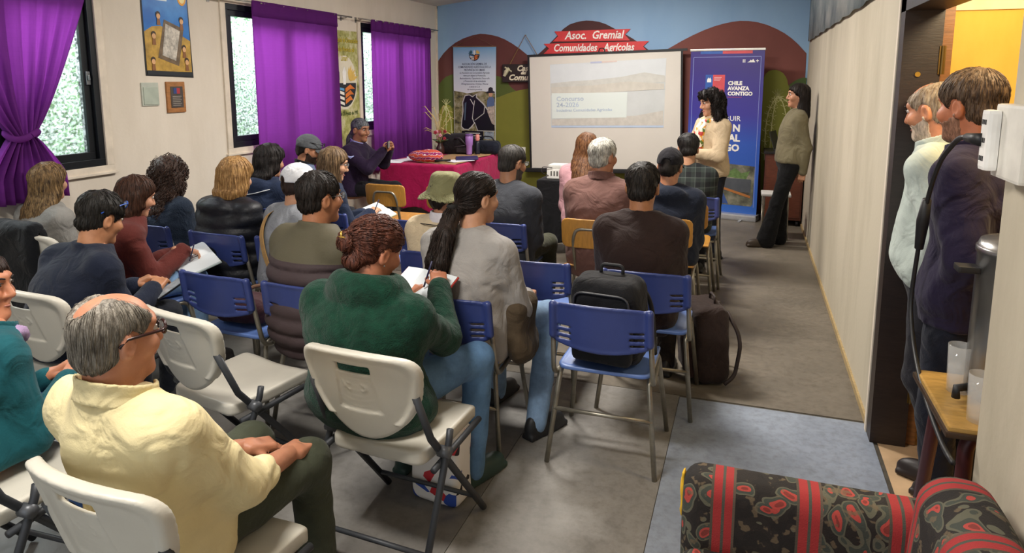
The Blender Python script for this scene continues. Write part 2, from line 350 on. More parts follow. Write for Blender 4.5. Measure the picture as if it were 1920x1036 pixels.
for i, (k, (h, p)) in enumerate(MUR.items()):
    n = len(p) - 2
    top = p[:n] ; p2 = [top[0]]
    for a, c in zip(top, top[1:]): p2 += [(a[0] * .75 + c[0] * .25, a[1] * .75 + c[1] * .25), (a[0] * .25 + c[0] * .75, a[1] * .25 + c[1] * .75)]
    p2 += [top[-1]] + p[n:]
    p2 = [(min(max(x, XL + 0.001), XR - 0.002), max(z, 0.01)) for x, z in p2]
    MB().prism(p2, 1, YB - 0.0015 * (i + 1), YB).build('painted_' + k.split('_')[0], flat(h, 0.7, 0, 0.3, 0.07, 3), wb)
PALE = flat('#d8d49a', 0.7)
for pts in ([(0.19, 0.696), (0.181, 1.096), (0.202, 1.295), (0.257, 1.427), (0.302, 1.492)], [(0.246, 0.698), (0.252, 1.164), (0.273, 1.361), (0.302, 1.492)], [(0.302, 1.492), (0.361, 1.428), (0.413, 1.265), (0.457, 0.706)],
            [(0.302, 1.492), (0.428, 1.429), (0.486, 1.267), (0.531, 0.708)], [(-4.27, 0.83), (-4.25, 1.15), (-4.15, 1.33)], [(-4.15, 1.33), (-4.08, 1.15), (-4.06, 0.83)], [(-4.15, 1.33), (-4.16, 0.83)]):
    b = MB(); q = rpath([(x, YB - 0.014, z) for x, z in pts], 0.15); b.tube(q, 0.006, 5)
    L = [Vector(a) for a in q]; acc = 0
    for a, c in zip(L, L[1:]):
        n = max(1, int((c - a).length / 0.13))
        for k in range(n):
            m = a.lerp(c, (k + 0.5) / n); 
            if (c - a).length < 0.05 and acc % 3: acc += 1; continue
            acc += 1
            for t in (0.4, 1.9, 2.7, 5.2): b.tube([m, m + Vector((math.cos(t) * 0.045, 0, math.sin(t) * 0.045))], 0.003, 4)
    for t in ((0.7, 1.2, 1.6, 2.0, 2.4) if pts[-1] == (0.302, 1.492) or pts[-1] == (-4.15, 1.33) else ()):
        m = L[-1]; b.tube([m, m + Vector((math.cos(t) * 0.09, 0, math.sin(t) * 0.09))], 0.004, 4)
    b.build('painted_spine_line', PALE, wb)
RXM = Matrix.Rotation(math.radians(90), 4, 'X')
def onback(x, y, z): return Matrix.Translation((x, y, z)) @ RXM
RED = flat('#d23a3c', 0.6); WHITE = flat('#efece4', 0.6)
for nm, p, body, x, z, s, gap in (('ribbon', [(-2.548, 2.330), (-1.524, 2.342), (-1.598, 2.269), (-1.527, 2.193), (-2.569, 2.197), (-2.495, 2.266)], 'Asoc.  Gremial', -2.40, 2.225, 0.145, 1.05),
                         ('ribbon', [(-2.696, 2.171), (-1.286, 2.182), (-1.359, 2.116), (-1.303, 2.054), (-2.695, 2.036), (-2.620, 2.106)], 'Comunidades   Agrícolas', -2.56, 2.068, 0.135, 1.0)):
    r = MB().prism(p, 1, YB - 0.016, YB - 0.012).build('painted_ribbon', RED, wb)
    t = text('lettering', body, s, WHITE, r, onback(x, YB - 0.0165, z), shear=0.22, bold=0.003)
    w = max(v.co.x for v in t.data.vertices) - min(v.co.x for v in t.data.vertices); k = (0.80 if 'Asoc' in body else 1.08) / w
    t.data.transform(Matrix.Translation((x, 0, 0)) @ Matrix.Diagonal((k, 1, 1, 1)) @ Matrix.Translation((-x, 0, 0)))
# socket plate on the back wall beside the screen
MB().box((-3.02, YB - 0.02, 0.66), (-2.95, YB, 0.76), 0.004).build('wall_socket', WHITE, wb)
# door frame, side room
DK = wood('#2c211d', (1, 1, 6)); OR = wood('#8a5a2e', (1, 1, 6))
d1 = struct(MB().box((XR - 0.015, DY1 - 0.10, 0), (XR + 0.135, DY1, DZ)).box((XR - 0.015, DY0, DZ - 0.06), (XR + 0.135, DY1, DZ + 0.03)).build('door_1', DK))
MB().box((XR + 0.135, DY1 - 0.07, 0), (XR + 0.18, DY1 + 0.03, DZ)).build('door_edge', OR, d1)
for z in (1.78, 0.28): MB().box((XR + 0.125, DY1 - 0.105, z - 0.06), (XR + 0.15, DY1 - 0.095, z + 0.06)).tube([(XR + 0.138, DY1 - 0.108, z - 0.06), (XR + 0.138, DY1 - 0.108, z + 0.06)], 0.007).build('hinge', flat('#6b5326', 0.4, 0.7), d1)
MB().lathe([(0, 0), (0.011, 0.0), (0.011, 0.004), (0.0, 0.004)], (0, 0, 0), 12).build('brass_screw_cap', flat('#c9a24a', 0.3, 0.8), d1, loc=(XR + 0.05, DY1 - 0.103, 1.72)).rotation_euler = (math.radians(90), 0, 0)
struct(MB().box((XR - 0.02, DY1, 0), (XR, DY1 + 0.035, DZ + 0.06)).box((XR - 0.02, DY0, DZ + 0.03), (XR, DY1 + 0.035, DZ + 0.07)).build('trim_2', W_TRIM))
struct(MB().box((XR + 0.12, DY1 + 0.08, 0), (2.4, DY1 + 0.18, 2.0)).build('wall_side_room', W_YEL))
struct(MB().box((XR + 0.12, DY1 + 0.07, 2.0), (2.4, DY1 + 0.18, 2.9)).build('wall_side_room_upper', flat('#efe0bd', 0.7)))
struct(MB().box((1.12, 3.30, 0), (2.4, 3.40, 2.9)).build('wall_side_room_return', flat('#cfc4ac', 0.7)))
struct(MB().box((2.4, 0.5, 0), (2.5, 3.8, 2.9)).box((XR + 0.12, 0.4, 0), (2.5, 0.5, 2.9)).build('wall_side_room_end', flat('#dcc894', 0.7)))
struct(MB().box((XR + 0.12, 0.4, 2.6), (2.5, 3.8, 2.7)).build('ceiling_side_room', flat('#efe0bd', 0.7)))
struct(MB().box((XR + 0.02, 0.4, -0.10), (2.5, 3.8, -0.002)).build('floor_side_room', flat('#c9a984', 0.5, 0, 0.5, 0.18, 4)))
# outside: bushes behind the windows
rg = np.random.RandomState(5); V = []; F = []
for i in range(15000):
    y = rg.uniform(1.2, 9.8); x = rg.uniform(-6.6, -5.1); top = 2.05 + 0.35 * math.sin(y * 2.3) + 0.3 * math.sin(y * 5.1)
    z = rg.uniform(0.3, max(0.8, top)) if rg.rand() < 0.85 else rg.uniform(1.5, 2.6)
    a = rg.uniform(0, 6.28); e = rg.uniform(-0.6, 1.1); L = rg.uniform(0.14, 0.30); w = 0.017
    d = np.array([math.cos(a) * math.cos(e), math.sin(a) * math.cos(e), math.sin(e)]); s = np.cross(d, rg.randn(3)); s /= np.linalg.norm(s); p = np.array([x, y, z])
    n = len(V); V += [p, p + d * L * 0.5 + s * w, p + d * L, p + d * L * 0.5 - s * w]; F.append((n, n + 1, n + 2, n + 3))
LEAF, nt, bb = nodes('leaf_green'); v = texco(nt)
nt.links.new(ramp(nt, noise(nt, v, 3, 3), [(0.35, hexc('#3c7050')), (0.6, hexc('#86b47e'))]), bb.inputs['Base Color']); bb.inputs['Roughness'].default_value = 0.5
leaf = tag(mk('garden_bush', np.array(V), np.array(F), LEAF, smooth=False), 'feathery green bushes growing outside behind the windows', 'bush'); leaf['kind'] = 'stuff'
g = struct(MB().box((-14, -6, -0.25), (XL - 0.15, 14, -0.15)).build('floor_garden', flat('#8a8f6a', 0.9)))
# ================================================================ CHAIRS
PLAS = flat('#cbc6b9', 0.42, 0, 0.5, 0.05, 5, 0.06, 300)
BLUE = flat('#35427b', 0.36, 0, 0.5, 0.10, 5, 0.05, 200)
BLUE2 = flat('#5d78b4', 0.34, 0, 0.5, 0.18, 6)
WCH = wood('#c08a3e', (5, 1, 1), 0.4, 0.8)
def white_chair(label, loc, rz, group='white folding chairs'):
    t = thing('folding_chair', label, 'chair', loc, rz, group)
    def back(P):
        x, y, z = P.T; yc = -0.215 - 0.28 * (z - 0.5) + 0.055 * (x / 0.23) ** 2
        d2 = smax(smax(np.abs(x) - 0.243 + 0.16 * (0.84 - z), z - 0.835 + 0.02 * (x / 0.2) ** 2, 0.07), 0.485 + 0.16 * (x / 0.22) ** 2 - z, 0.05)
        th = 0.009 + 0.011 * np.clip((d2 + 0.035) / 0.02, 0, 1) * (z > 0.56)
        slot = rbx(np.stack([x, z], 1), (0, 0.765), (0.068, 0.012), 0.01) if False else np.maximum(np.abs(x) - 0.066, np.abs(z - 0.765) - 0.0155)
        pan = np.maximum(np.abs(x) - (0.068 + 0.12 * (0.755 - z)), np.maximum(z - 0.75, 0.60 - z))
        off = np.where((y < yc) & (pan < 0), 0.005, 0) * np.clip(-pan / 0.006, 0, 1)
        rect = np.abs(np.maximum(np.abs(x) - 0.05, np.abs(z - 0.695) - 0.022)) - 0.0018
        oval = np.abs(np.sqrt((x / 0.04) ** 2 + ((z - 0.695) / 0.016) ** 2) - 1) * 0.016 - 0.0016
        off = off - np.where((y < yc), 0.003, 0) * (np.minimum(rect, oval) < 0)
        d = smax(d2, np.abs(y - yc) - th + off, 0.012)
        return smax(d, -slot, 0.006)
    sdf_obj('backrest', back, (-0.25, -0.34, 0.47), (0.25, -0.12, 0.85), 0.006, PLAS, t)
    def seat(P):
        x, y, z = P.T; w = 0.205 - 0.02 * (y < 0) * np.clip(-y / 0.2, 0, 1); d2 = smax(np.abs(x) - w, smax(y - 0.235, -0.165 - 0.02 * (x / 0.2) ** 2 - y, 0.02), 0.05)
        zc = 0.436 + 0.03 * y - 0.012 * np.exp(-(x / 0.13) ** 2) - 0.03 * np.clip((y - 0.18) / 0.06, 0, 1) ** 2
        top = z - zc - 0.016; bot = zc - 0.016 - 0.02 * np.clip((d2 + 0.04) / 0.03, 0, 1) - z
        return smax(d2, np.maximum(top, bot), 0.012)
    sdf_obj('seat', seat, (-0.22, -0.2, 0.37), (0.22, 0.25, 0.48), 0.007, PLAS, t)
    for s in (-1, 1):
        MB().tube([(s * 0.205, -0.235, 0.68), (s * 0.215, -0.16, 0.5), (s * 0.222, 0.235, 0.012)], 0.0135, 10).build('leg', DARKMETAL, t, True)
        MB().tube([(s * 0.243, -0.075, 0.50), (s * 0.243, -0.085, 0.46), (s * 0.243, -0.30, 0.012)], 0.0125, 10).build('leg', DARKMETAL, t, True)
        MB().tube([(s * 0.222, -0.16, 0.385), (s * 0.222, 0.20, 0.405)], 0.012, 8).build('seat_rail', DARKMETAL, t, True)
        MB().tube([(s * 0.215, -0.105, 0.43), (s * 0.258, -0.105, 0.43)], 0.021, 10).build('hinge_collar', flat('#585a5e', 0.4, 0.3), t, True)
    MB().tube([(-0.222, 0.165, 0.10), (0.222, 0.165, 0.10)], 0.009, 8).build('stretcher', DARKMETAL, t, True)
    MB().tube([(-0.243, -0.245, 0.13), (0.243, -0.245, 0.13)], 0.009, 8).build('stretcher', DARKMETAL, t, True)
    return t
def school_frame(t, hoop=False):
    for s in (-1, 1):
        x = s * 0.215; xt = s * 0.195
        MB().tube(rpath([(s * 0.24, -0.23, 0.0), (xt, -0.165, 0.425), (xt, 0.155, 0.425), (s * 0.24, 0.225, 0.0)], 0.055), 0.0115, 8).build('leg', STEEL, t, True)
    MB().tube([(-0.22, -0.195, 0.245), (0.22, -0.195, 0.245)], 0.0095, 8).build('stretcher', STEEL, t, True)
    MB().tube([(-0.215, 0.19, 0.30), (0.215, 0.19, 0.30)], 0.0095, 8).build('stretcher', STEEL, t, True)
    if hoop: MB().tube(rpath([(-0.11, 0.1, 0.412), (-0.11, -0.18, 0.412), (-0.115, -0.262, 0.66), (-0.09, -0.275, 0.735), (0.09, -0.275, 0.735), (0.115, -0.262, 0.66), (0.11, -0.18, 0.412), (0.11, 0.1, 0.412)], 0.075), 0.0115, 8).build('back_hoop', STEEL, t, True)
    else:
        for s in (-1, 1): MB().tube(rpath([(s * 0.2, 0.10, 0.405), (s * 0.218, -0.20, 0.405), (s * 0.205, -0.275, 0.76)], 0.06), 0.0115, 8).build('back_post', STEEL, t, True)
def blue_chair(label, loc, rz, group='blue school chairs'):
    t = thing('school_chair', label, 'chair', loc, rz, group); school_frame(t)
    def back(P):
        x, y, z = P.T; yc = -0.262 - 0.14 * (z - 0.68) - 0.03 * (1 - (x / 0.2) ** 2)
        ax = np.abs(x)
        d2 = smax(smax(ax - 0.215, z - 0.772 + 0.01 * (x / 0.2) ** 4, 0.03), 0.555 + 0.03 * (x / 0.2) ** 2 - z, 0.03)
        d = smax(d2, np.abs(y - yc) - 0.0055 - 0.004 * np.clip((d2 + 0.02) / 0.015, 0, 1), 0.008)
        d = smin(d, cap(P * A(1, 1, 1), (0.208, -0.258, 0.615), (0.205, -0.278, 0.755), 0.017, 0.017), 0.01); d = smin(d, cap(P, (-0.208, -0.258, 0.615), (-0.205, -0.278, 0.755), 0.017, 0.017), 0.01)
        for zz in (0.605, 0.633, 0.661): d = smax(d, -np.maximum(np.abs(ax - 0.155) - 0.03, np.abs(z - zz - 0.04 * (ax - 0.155)) - 0.0045), 0.003)
        return d
    sdf_obj('backrest', back, (-0.23, -0.32, 0.54), (0.23, -0.22, 0.79), 0.0062, BLUE, t)
    def seat(P):
        x, y, z = P.T; d2 = smax(np.abs(x) - 0.205, smax(y - 0.20, -0.20 - y, 0.05), 0.05)
        zc = 0.444 - 0.012 * np.exp(-(x / 0.12) ** 2 - (y / 0.16) ** 2) - 0.025 * np.clip((y - 0.15) / 0.05, 0, 1) ** 2
        return smax(d2, np.abs(z - zc) - 0.006 - 0.005 * np.clip((d2 + 0.02) / 0.015, 0, 1), 0.008)
    sdf_obj('seat', seat, (-0.22, -0.22, 0.4), (0.22, 0.22, 0.47), 0.0065, BLUE2, t)
    return t
def wood_chair(label, loc, rz, group='wooden school chairs'):
    t = thing('wooden_chair', label, 'chair', loc, rz, group); school_frame(t, True)
    def back(P):
        x, y, z = P.T; yc = -0.245 - 0.14 * (z - 0.7) - 0.025 * (1 - (x / 0.2) ** 2); d2 = smax(np.abs(x) - 0.195, np.abs(z - 0.702) - 0.10, 0.05); return smax(d2, np.abs(y - yc) - 0.006, 0.005)
    sdf_obj('backrest', back, (-0.21, -0.31, 0.59), (0.21, -0.22, 0.82), 0.0065, WCH, t)
    def seat(P):
        x, y, z = P.T; d2 = smax(np.abs(x) - 0.20, np.abs(y) - 0.195, 0.05); return smax(d2, np.abs(z - 0.444 - 0.06 * (y / 0.3) ** 2 + 0.002) - 0.007, 0.005)
    sdf_obj('seat', seat, (-0.21, -0.21, 0.42), (0.21, 0.21, 0.48), 0.0065, WCH, t)
    return t
# (seat centre on the floor; a chair faces +Y at 0 degrees)
w0 = white_chair('white folding chair under the man in the cream shirt', (-1.35, 1.315, 0), -6)
for lab, x, y, rz in (('white folding chair under the person in the teal shirt at the left edge', -2.22, 1.42, 2),
                      ('white folding chair under the woman in the green fleece', -1.17, 2.15, -4),
                      ('empty white folding chair between the green fleece and the navy fleece', -2.0, 2.25, -12),
                      ('white folding chair under the man in navy fleece with glasses on his head', -2.84, 2.26, -4),
                      ('white folding chair by the left wall with a black coat over it', -3.90, 3.04, -2)):
    dup(w0, (x, y, 0), rz, lab)
b0 = blue_chair('blue school chair holding the black backpack, nearest to the sofa', (-0.552, 3.02, 0), 0)
for lab, x, y, rz in (('blue school chair under the man in the dark brown fleece', -0.45, 3.60, 0),
                      ('empty blue school chair between the grey sweater and the dark brown fleece', -1.05, 3.62, 0),
                      ('blue school chair under the person with the long dark ponytail', -1.22, 2.92, 0),
                      ('blue school chair under the man in the charcoal sweater', -1.56, 4.47, 0),
                      ('empty blue school chair with a maroon bag on its seat', -2.40, 2.88, -4),
                      ('blue school chair under the blonde woman in the black puffer coat', -3.05, 3.62, -4),
                      ('blue school chair under the woman with dark curly hair', -3.68, 3.68, -4),
                      ('blue school chair under the woman in the rust jacket', -3.26, 2.94, -8),
                      ('blue school chair under the man in the olive and brown padded vest', -1.90, 2.86, -2),
                      ('blue school chair under the person in the bucket hat', -1.58, 3.62, 0),
                      ('blue school chair under the person in the white cap', -2.55, 3.62, -4),
                      ('blue school chair under the woman in navy who writes in a notebook', -2.84, 4.42, -4),
                      ('blue school chair under the dark haired person in the navy hooded jacket', -3.40, 4.42, -4),
                      ('blue school chair under the man in the grey cap', -3.62, 5.12, -10),
                      ('empty blue school chair just behind the notebook of the navy woman', -2.14, 4.36, 0),
                      ('blue school chair under the person in the plaid shirt', -0.42, 5.95, 0),
                      ('blue school chair under the woman with long brown hair and pink top', -1.22, 5.92, 0)):
    dup(b0, (x, y, 0), rz, lab)
k0 = wood_chair('wooden school chair under the white haired man', (-0.95, 4.60, 0), 0)
for lab, x, y, rz in (('wooden school chair under the man in the black cap', -0.51, 4.80, 0), ('empty wooden school chair behind the plaid shirt', -0.45, 5.43, 0),
                      ('empty wooden school chair nearer the window, by the pink table', -2.97, 5.52, 0), ('empty wooden school chair beside the bucket hat, by the pink table', -2.40, 5.55, 0)):
    dup(k0, (x, y, 0), rz, lab)
# ================================================================ PEOPLE
def rotm(yaw, pitch, roll):
    return np.array(Matrix.Rotation(math.radians(yaw), 3, 'Z') @ Matrix.Rotation(math.radians(-pitch), 3, 'X') @ Matrix.Rotation(math.radians(roll), 3, 'Y'))
def ik(S, W, l1, l2, pole):
    S, W, pole = np.array(S, float), np.array(W, float), np.array(pole, float); d = W - S; L = np.linalg.norm(d); u = d / L; L = min(L, 0.985 * (l1 + l2)); W = S + u * L
    a = (l1 * l1 - l2 * l2 + L * L) / (2 * L); h = math.sqrt(max(l1 * l1 - a * a, 0)); p = pole - u * (pole @ u); return S + u * a + nrm(p) * h, W
def grad(fn, p, e=0.004):
    g = np.stack([fn(p + A(*(e * (i == j) for j in range(3)))) - fn(p - A(*(e * (i == j) for j in range(3)))) for i in range(3)], 1); return g / (np.linalg.norm(g, axis=1)[:, None] + 1e-9)
def strands(fn, seeds, flow, steps, step, r, curl=0.0, cf=60.0, lift=0.001, seed=1):
    rg = np.random.RandomState(seed); p = seeds.astype(f32); N = len(p); PT = []; NN = []; L = rg.uniform(0.55, 1.0, N)
    for s in range(steps):
        n = grad(fn, p); PT.append(p.copy()); NN.append(n); d = flow(p); d = d - n * (d * n).sum(1)[:, None]; d = d / (np.linalg.norm(d, axis=1)[:, None] + 1e-6)
        p = p + d.astype(f32) * step * L[:, None]; p = (p - n * (fn(p) - lift)[:, None]).astype(f32)
    PT = np.stack(PT, 1); NN = np.stack(NN, 1)
    T = np.gradient(PT, axis=1); T /= np.linalg.norm(T, axis=2, keepdims=True) + 1e-9; B = np.cross(T, NN); B /= np.linalg.norm(B, axis=2, keepdims=True) + 1e-9
    if curl:
        ph = rg.uniform(0, 6.28, N)[:, None] + np.arange(steps)[None] * step * cf * rg.uniform(0.7, 1.3, N)[:, None]
        PT = PT + (np.cos(ph)[..., None] * NN + np.sin(ph)[..., None] * B) * curl * rg.uniform(0.5, 1.2, N)[:, None, None]
    prof = np.sin(np.linspace(0.25, math.pi - 0.05, steps)) ** 0.6; R = r * rg.uniform(0.6, 1.3, N)[:, None] * prof[None]
    ring = np.stack([PT + R[..., None] * (math.cos(a) * NN + math.sin(a) * B) for a in (0.5, 2.6, 4.7)], 2)      # N,steps,3,3
    V = ring.reshape(-1, 3); base = (np.arange(N)[:, None, None] * steps + np.arange(steps - 1)[None, :, None]) * 3; k = np.arange(3)[None, None]; k2 = (k + 1) % 3
    F = np.stack([base + k, base + k2, base + 3 + k2, base + 3 + k], -1).reshape(-1, 4); return V, F
def cat(parts):
    V = []; F = []; o = 0
    for v, f in parts: V.append(v); F.append(f + o); o += len(v)
    return np.concatenate(V), np.concatenate(F)
def hand_mesh(W, d, up, side, curl=0.5, spread=1.0, h=0.0048, sc=1.0):
    # W wrist, d direction of the hand, up = back of the hand, side +1 right hand / -1 left hand
    d = nrm(np.array(d, float)); up = np.array(up, float); up = nrm(up - d * (up @ d)); xa = np.cross(d, up)
    M = np.stack([xa, d, up])
    ch = []; s = -side
    for i, (fx, L, y0) in enumerate(((0.031, 0.066, 0.092), (0.0105, 0.075, 0.096), (-0.0105, 0.070, 0.093), (-0.030, 0.054, 0.085))):
        p = A(s * fx * 1.0, y0 - 0.012, 0); ang = 0; pts = [p]
        for j, fr in enumerate((0.42, 0.32, 0.26)):
            ang += curl * (0.75, 0.85, 0.6)[j] * (1 + 0.06 * i); p = p + A(s * fx * 0.12 * spread * L, math.cos(ang) * L * fr, -math.sin(ang) * L * fr) + 0; pts.append(p)
        ch.append((pts, (0.0088, 0.0082, 0.0075, 0.0064)))
    th = [A(s * 0.026, 0.022, -0.002), A(s * 0.046, 0.048, -0.012 - 0.012 * curl), A(s * 0.050, 0.075, -0.020 - 0.02 * curl), A(s * 0.046 - s * 0.01 * curl, 0.095, -0.028 - 0.025 * curl)]
    ch.append((th, (0.0125, 0.0105, 0.009, 0.0075)))
    def fn(Pw):
        P = ((Pw - W.astype(f32)) @ M.T.astype(f32)) / sc
        q = np.abs(P - A(0, 0.047, 0)) - A(0.030, 0.036, 0.006); d0 = np.linalg.norm(np.maximum(q, 0), axis=1) + np.minimum(q.max(1), 0) - 0.0085
        d0 = smin(d0, cap(P, (0, -0.05, 0), (0, 0.02, 0), 0.025, 0.026), 0.02)
        for pts, rr in ch:
            dd = None
            for j in range(3):
                c = cap(P, pts[j], pts[j + 1], rr[j], rr[j + 1]); dd = c if dd is None else np.minimum(dd, c)
            d0 = smin(d0, dd, 0.005)
        return d0 * sc
    return mesh_sdf(fn, W - 0.2 * sc, W + 0.2 * sc, h)
def person(label, x, y, yaw, ht, stand=False, z0=0.45, lean=0.05, slump=0.03, w=1.0, dpt=1.0, belly=0.0, hx=0.0, skinc='#c08a68', head=(0, 0, 0), hs=1.0, hfwd=0.02, fem=False,
           top=None, legs='#23262e', shoe='#1c1a1a', hands=None, hdir=None, hup=(None, None), curl=0.55, pole=None, knees=None, feet=None, hair=None, face=False, q=1.0, extra=None, group=None, hem=None, barearm=False, beard=None, legw=1.0, sleeve=1.0, fat=1.0, rootz=0.0):
    t = thing('person', label, 'person', (x, y, rootz), yaw, group or ('people standing' if stand else 'people seated in the rows'))
    T = ht - 0.243 * hs - z0; top = top or {}; g = top.get('g', 0.014)
    us = np.array([-0.06, 0.06, 0.17, 0.42, 0.66, 0.80, 0.88, 0.945, 1.0, 1.06]); zs = z0 + us * T
    rx = np.array([0.15, 0.182, 0.182, 0.160, 0.176, 0.172, 0.150, 0.100, 0.064, 0.055]) * w; ry = np.array([0.11, 0.13, 0.135, 0.118, 0.125, 0.112, 0.092, 0.072, 0.058, 0.052]) * dpt
    if fem: rx[1:3] *= 1.06; rx[3] *= 0.95
    ry = ry + belly * np.exp(-((us - 0.3) / 0.2) ** 2); uu = np.clip(us, 0, 1.1)
    cy = lean * uu ** 1.4 - slump * np.sin(np.clip(uu, 0, 1) * math.pi) + belly * 0.8 * np.exp(-((us - 0.3) / 0.2) ** 2)
    def CY(u): return float(np.interp(u, us, cy))
    Rh = rotm(*head); pch = math.radians(head[1])
    hc = np.array([hx, CY(1.0) + hfwd + 0.07 * math.sin(pch), z0 + T + 0.128 * hs - 0.04 * (1 - math.cos(pch)) - 0.03 * max(0, math.sin(pch))])
    Rf = Rh.astype(f32); hcf = hc.astype(f32); Ry = rotm(head[0], 0, 0).astype(f32)
    S = {s: np.array([s * 0.160 * w, CY(0.82) - 0.002, z0 + 0.83 * T]) for s in (-1, 1)}
    H = hands or ((-0.07, 0.30, z0 + 0.17), (0.07, 0.30, z0 + 0.17))
    if stand and not hands: H = ((-0.24 * w, 0.03, z0 - 0.06), (0.24 * w, 0.03, z0 - 0.06))
    arms = {}
    for i, s in enumerate((-1, 1)):
        po = pole[i] if pole else (s * 0.38, -0.55, -0.9); arms[s] = ik(S[s], H[i], 0.285, 0.25, po)
    if stand:
        K = knees or ((-0.09, 0.02, z0 * 0.53), (0.09, 0.02, z0 * 0.53)); Fp = feet or ((-0.10, -0.02), (0.10, -0.02)); hipz = z0 + 0.03; hipy = 0.0
    else:
        K = knees or ((-0.12, 0.42, z0 + 0.075), (0.12, 0.42, z0 + 0.075)); Fp = feet or ((-0.13, 0.40), (0.13, 0.40)); hipz = z0 + 0.085; hipy = 0.03
    K = [np.array(k, float) for k in K]; AN = [np.array([f_[0], f_[1], 0.085]) for f_ in Fp]; HP = [np.array([s * 0.088, hipy, hipz]) for s in (-1, 1)]
    # ---- body: head, neck, trunk, limbs, hands (one mesh)
    nk0 = np.array([0, CY(0.95) - 0.005, z0 + 0.9 * T])
    def headf(P):
        Q = ((P - hcf) @ Rf) / hs; X = np.abs(Q[:, 0]); QA = np.stack([X, Q[:, 1], Q[:, 2]], 1).astype(f32); jw = 0.92 if fem else 1.0
        d = ell(Q, (0, -0.012, 0.032), (0.0745, 0.096, 0.083)); d = smin(d, ell(Q, (0, 0.022, -0.045), (0.058 * jw, 0.064, 0.062)), 0.035)
        d = smin(d, ell(Q, (0, 0.070, -0.092), (0.027 * jw, 0.022, 0.020)), 0.03); d = smin(d, ell(QA, (0.040, 0.058, -0.018), (0.024, 0.028, 0.026)), 0.02)
        d = smin(d, cap(QA, (0.0, 0.081, 0.042), (0.040, 0.068, 0.040), 0.012, 0.010), 0.02)
        d = smax(d, -ell(QA, (0.031, 0.100, 0.020), (0.018, 0.018, 0.012)), 0.015)
        nz = smin(cap(Q, (0, 0.082, 0.028), (0, 0.105, -0.018), 0.007, 0.0115), cap(QA, (0, 0.096, -0.022), (0.013, 0.090, -0.024), 0.009, 0.007), 0.01); d = smin(d, nz, 0.012)
        d = smin(d, cap(QA, (0, 0.084, -0.052), (0.017, 0.076, -0.053), 0.0075, 0.004), 0.008); d = smin(d, cap(QA, (0, 0.082, -0.064), (0.013, 0.075, -0.063), 0.0085, 0.005), 0.008)
        ear = smax(ell(QA, (0.077, -0.008, -0.004), (0.013, 0.020, 0.033)), -ell(QA, (0.089, -0.003, -0.002), (0.008, 0.012, 0.021)), 0.005); d = smin(d, ear, 0.008) * hs
        return smin(d, cap(P, nk0, hc + Rh @ np.array([0, -0.022, -0.045]) * hs, 0.060 * w ** 0.5 * fat, 0.054 * hs * fat), 0.03)
    parts = [mesh_sdf(headf, np.minimum(hc - 0.15, nk0 - 0.09), np.maximum(hc + 0.15, nk0 + 0.09), 0.0058 / q if q < 1 else 0.0058)]
    def trunk(P):
        d = slices(P, zs, cy, rx * 0.9, ry * 0.88)
        for i, s in enumerate((-1, 1)):
            E, W = arms[s]; d = smin(d, np.minimum(cap(P, S[s], E, 0.042, 0.033 if not barearm else 0.040), cap(P, E, W, 0.033 if not barearm else 0.041, 0.027)), 0.02)
            d = smin(d, np.minimum(cap(P, HP[i], K[i], 0.066, 0.05), cap(P, K[i], AN[i], 0.047, 0.032)), 0.02)
        return d
    pts = [hc] + list(K) + AN + HP + [a for s in (-1, 1) for a in arms[s]] + [S[-1], S[1]]; lo = np.min(pts, 0) - 0.12; hi = np.max(pts, 0) + 0.12; lo[2] = max(lo[2], 0.02); lo[1] = min(lo[1], -0.2); hi[1] = max(hi[1], 0.2)
    parts.append(mesh_sdf(trunk, lo, hi, 0.02 if not barearm else 0.012))
    for i, s in enumerate((-1, 1)):
        E, W = arms[s]; d = nrm(W - E); hd = hdir[i] if hdir and hdir[i] is not None else d; up = hup[i] if hup[i] is not None else (0, 0.2, 1) if not stand else (s, 0.3, 0)
        parts.append(hand_mesh(W, hd, up, s, curl, h=0.0052 if q >= 1 else 0.0065, sc=0.92 if fem else 1.0))
    v, f = cat(parts); sm = skin(skinc); body = mk('body', v, f, sm, t)
    def H2P(p): return hc + Rh @ (np.array(p) * hs)
    # ---- face details
    if face:
        for s in (-1, 1):
            c = H2P((s * 0.031, 0.0765, 0.020)); e = MB(); n = Rh @ np.array([0, 1, 0]); 
            prof = [(0.0001, -0.0085), (0.008, -0.006), (0.0105, 0), (0.008, 0.006), (0.0001, 0.0085)]
            ey = e.lathe([(r_, z_) for r_, z_ in prof], tuple(c), 10).build('eye', flat('#d8d0c8', 0.25, 0, 0.5, 0), body, True)
            c2 = H2P((s * 0.031, 0.0842, 0.0185)); MB().lathe(prof and [(0.0001, -0.0055), (0.0045, -0.003), (0.0058, 0), (0.0045, 0.003), (0.0001, 0.0055)], tuple(c2), 8).build('iris', flat('#22150f', 0.2, 0, 0.5, 0), ey, True)
            MB().tube([H2P((s * a, b_, c_)) for a, b_, c_ in ((0.016, 0.0925, 0.038), (0.031, 0.0885, 0.043), (0.047, 0.077, 0.038))], [0.0025, 0.0035, 0.002], 6).build('eyebrow', flat('#1c1412', 0.7), body, True)
            MB().tube([H2P((s * a, b_, c_)) for a, b_, c_ in ((0.018, 0.0885, 0.022), (0.031, 0.0895, 0.027), (0.044, 0.081, 0.022))], [0.001, 0.002, 0.001], 5).build('eyelid', flat('#2a1a16', 0.7), body, True)
        MB().tube([H2P((a, b_, c_)) for a, b_, c_ in ((-0.019, 0.0805, -0.058), (0, 0.0925, -0.058), (0.019, 0.0805, -0.058))], [0.002, 0.0055, 0.002], 8).build('lips', flat('#a8554c' if fem else '#9c6050', 0.45), body, True)
    # ---- upper garment
    gh = (0.0115 if q >= 1 else 0.015); uh = top.get('hem', 0.0 if not stand else 0.05) if hem is None else hem; amp = top.get('amp', 0.006); wf = top.get('wf', 17); band = top.get('band', 0); slv = top.get('sg', 1.0)
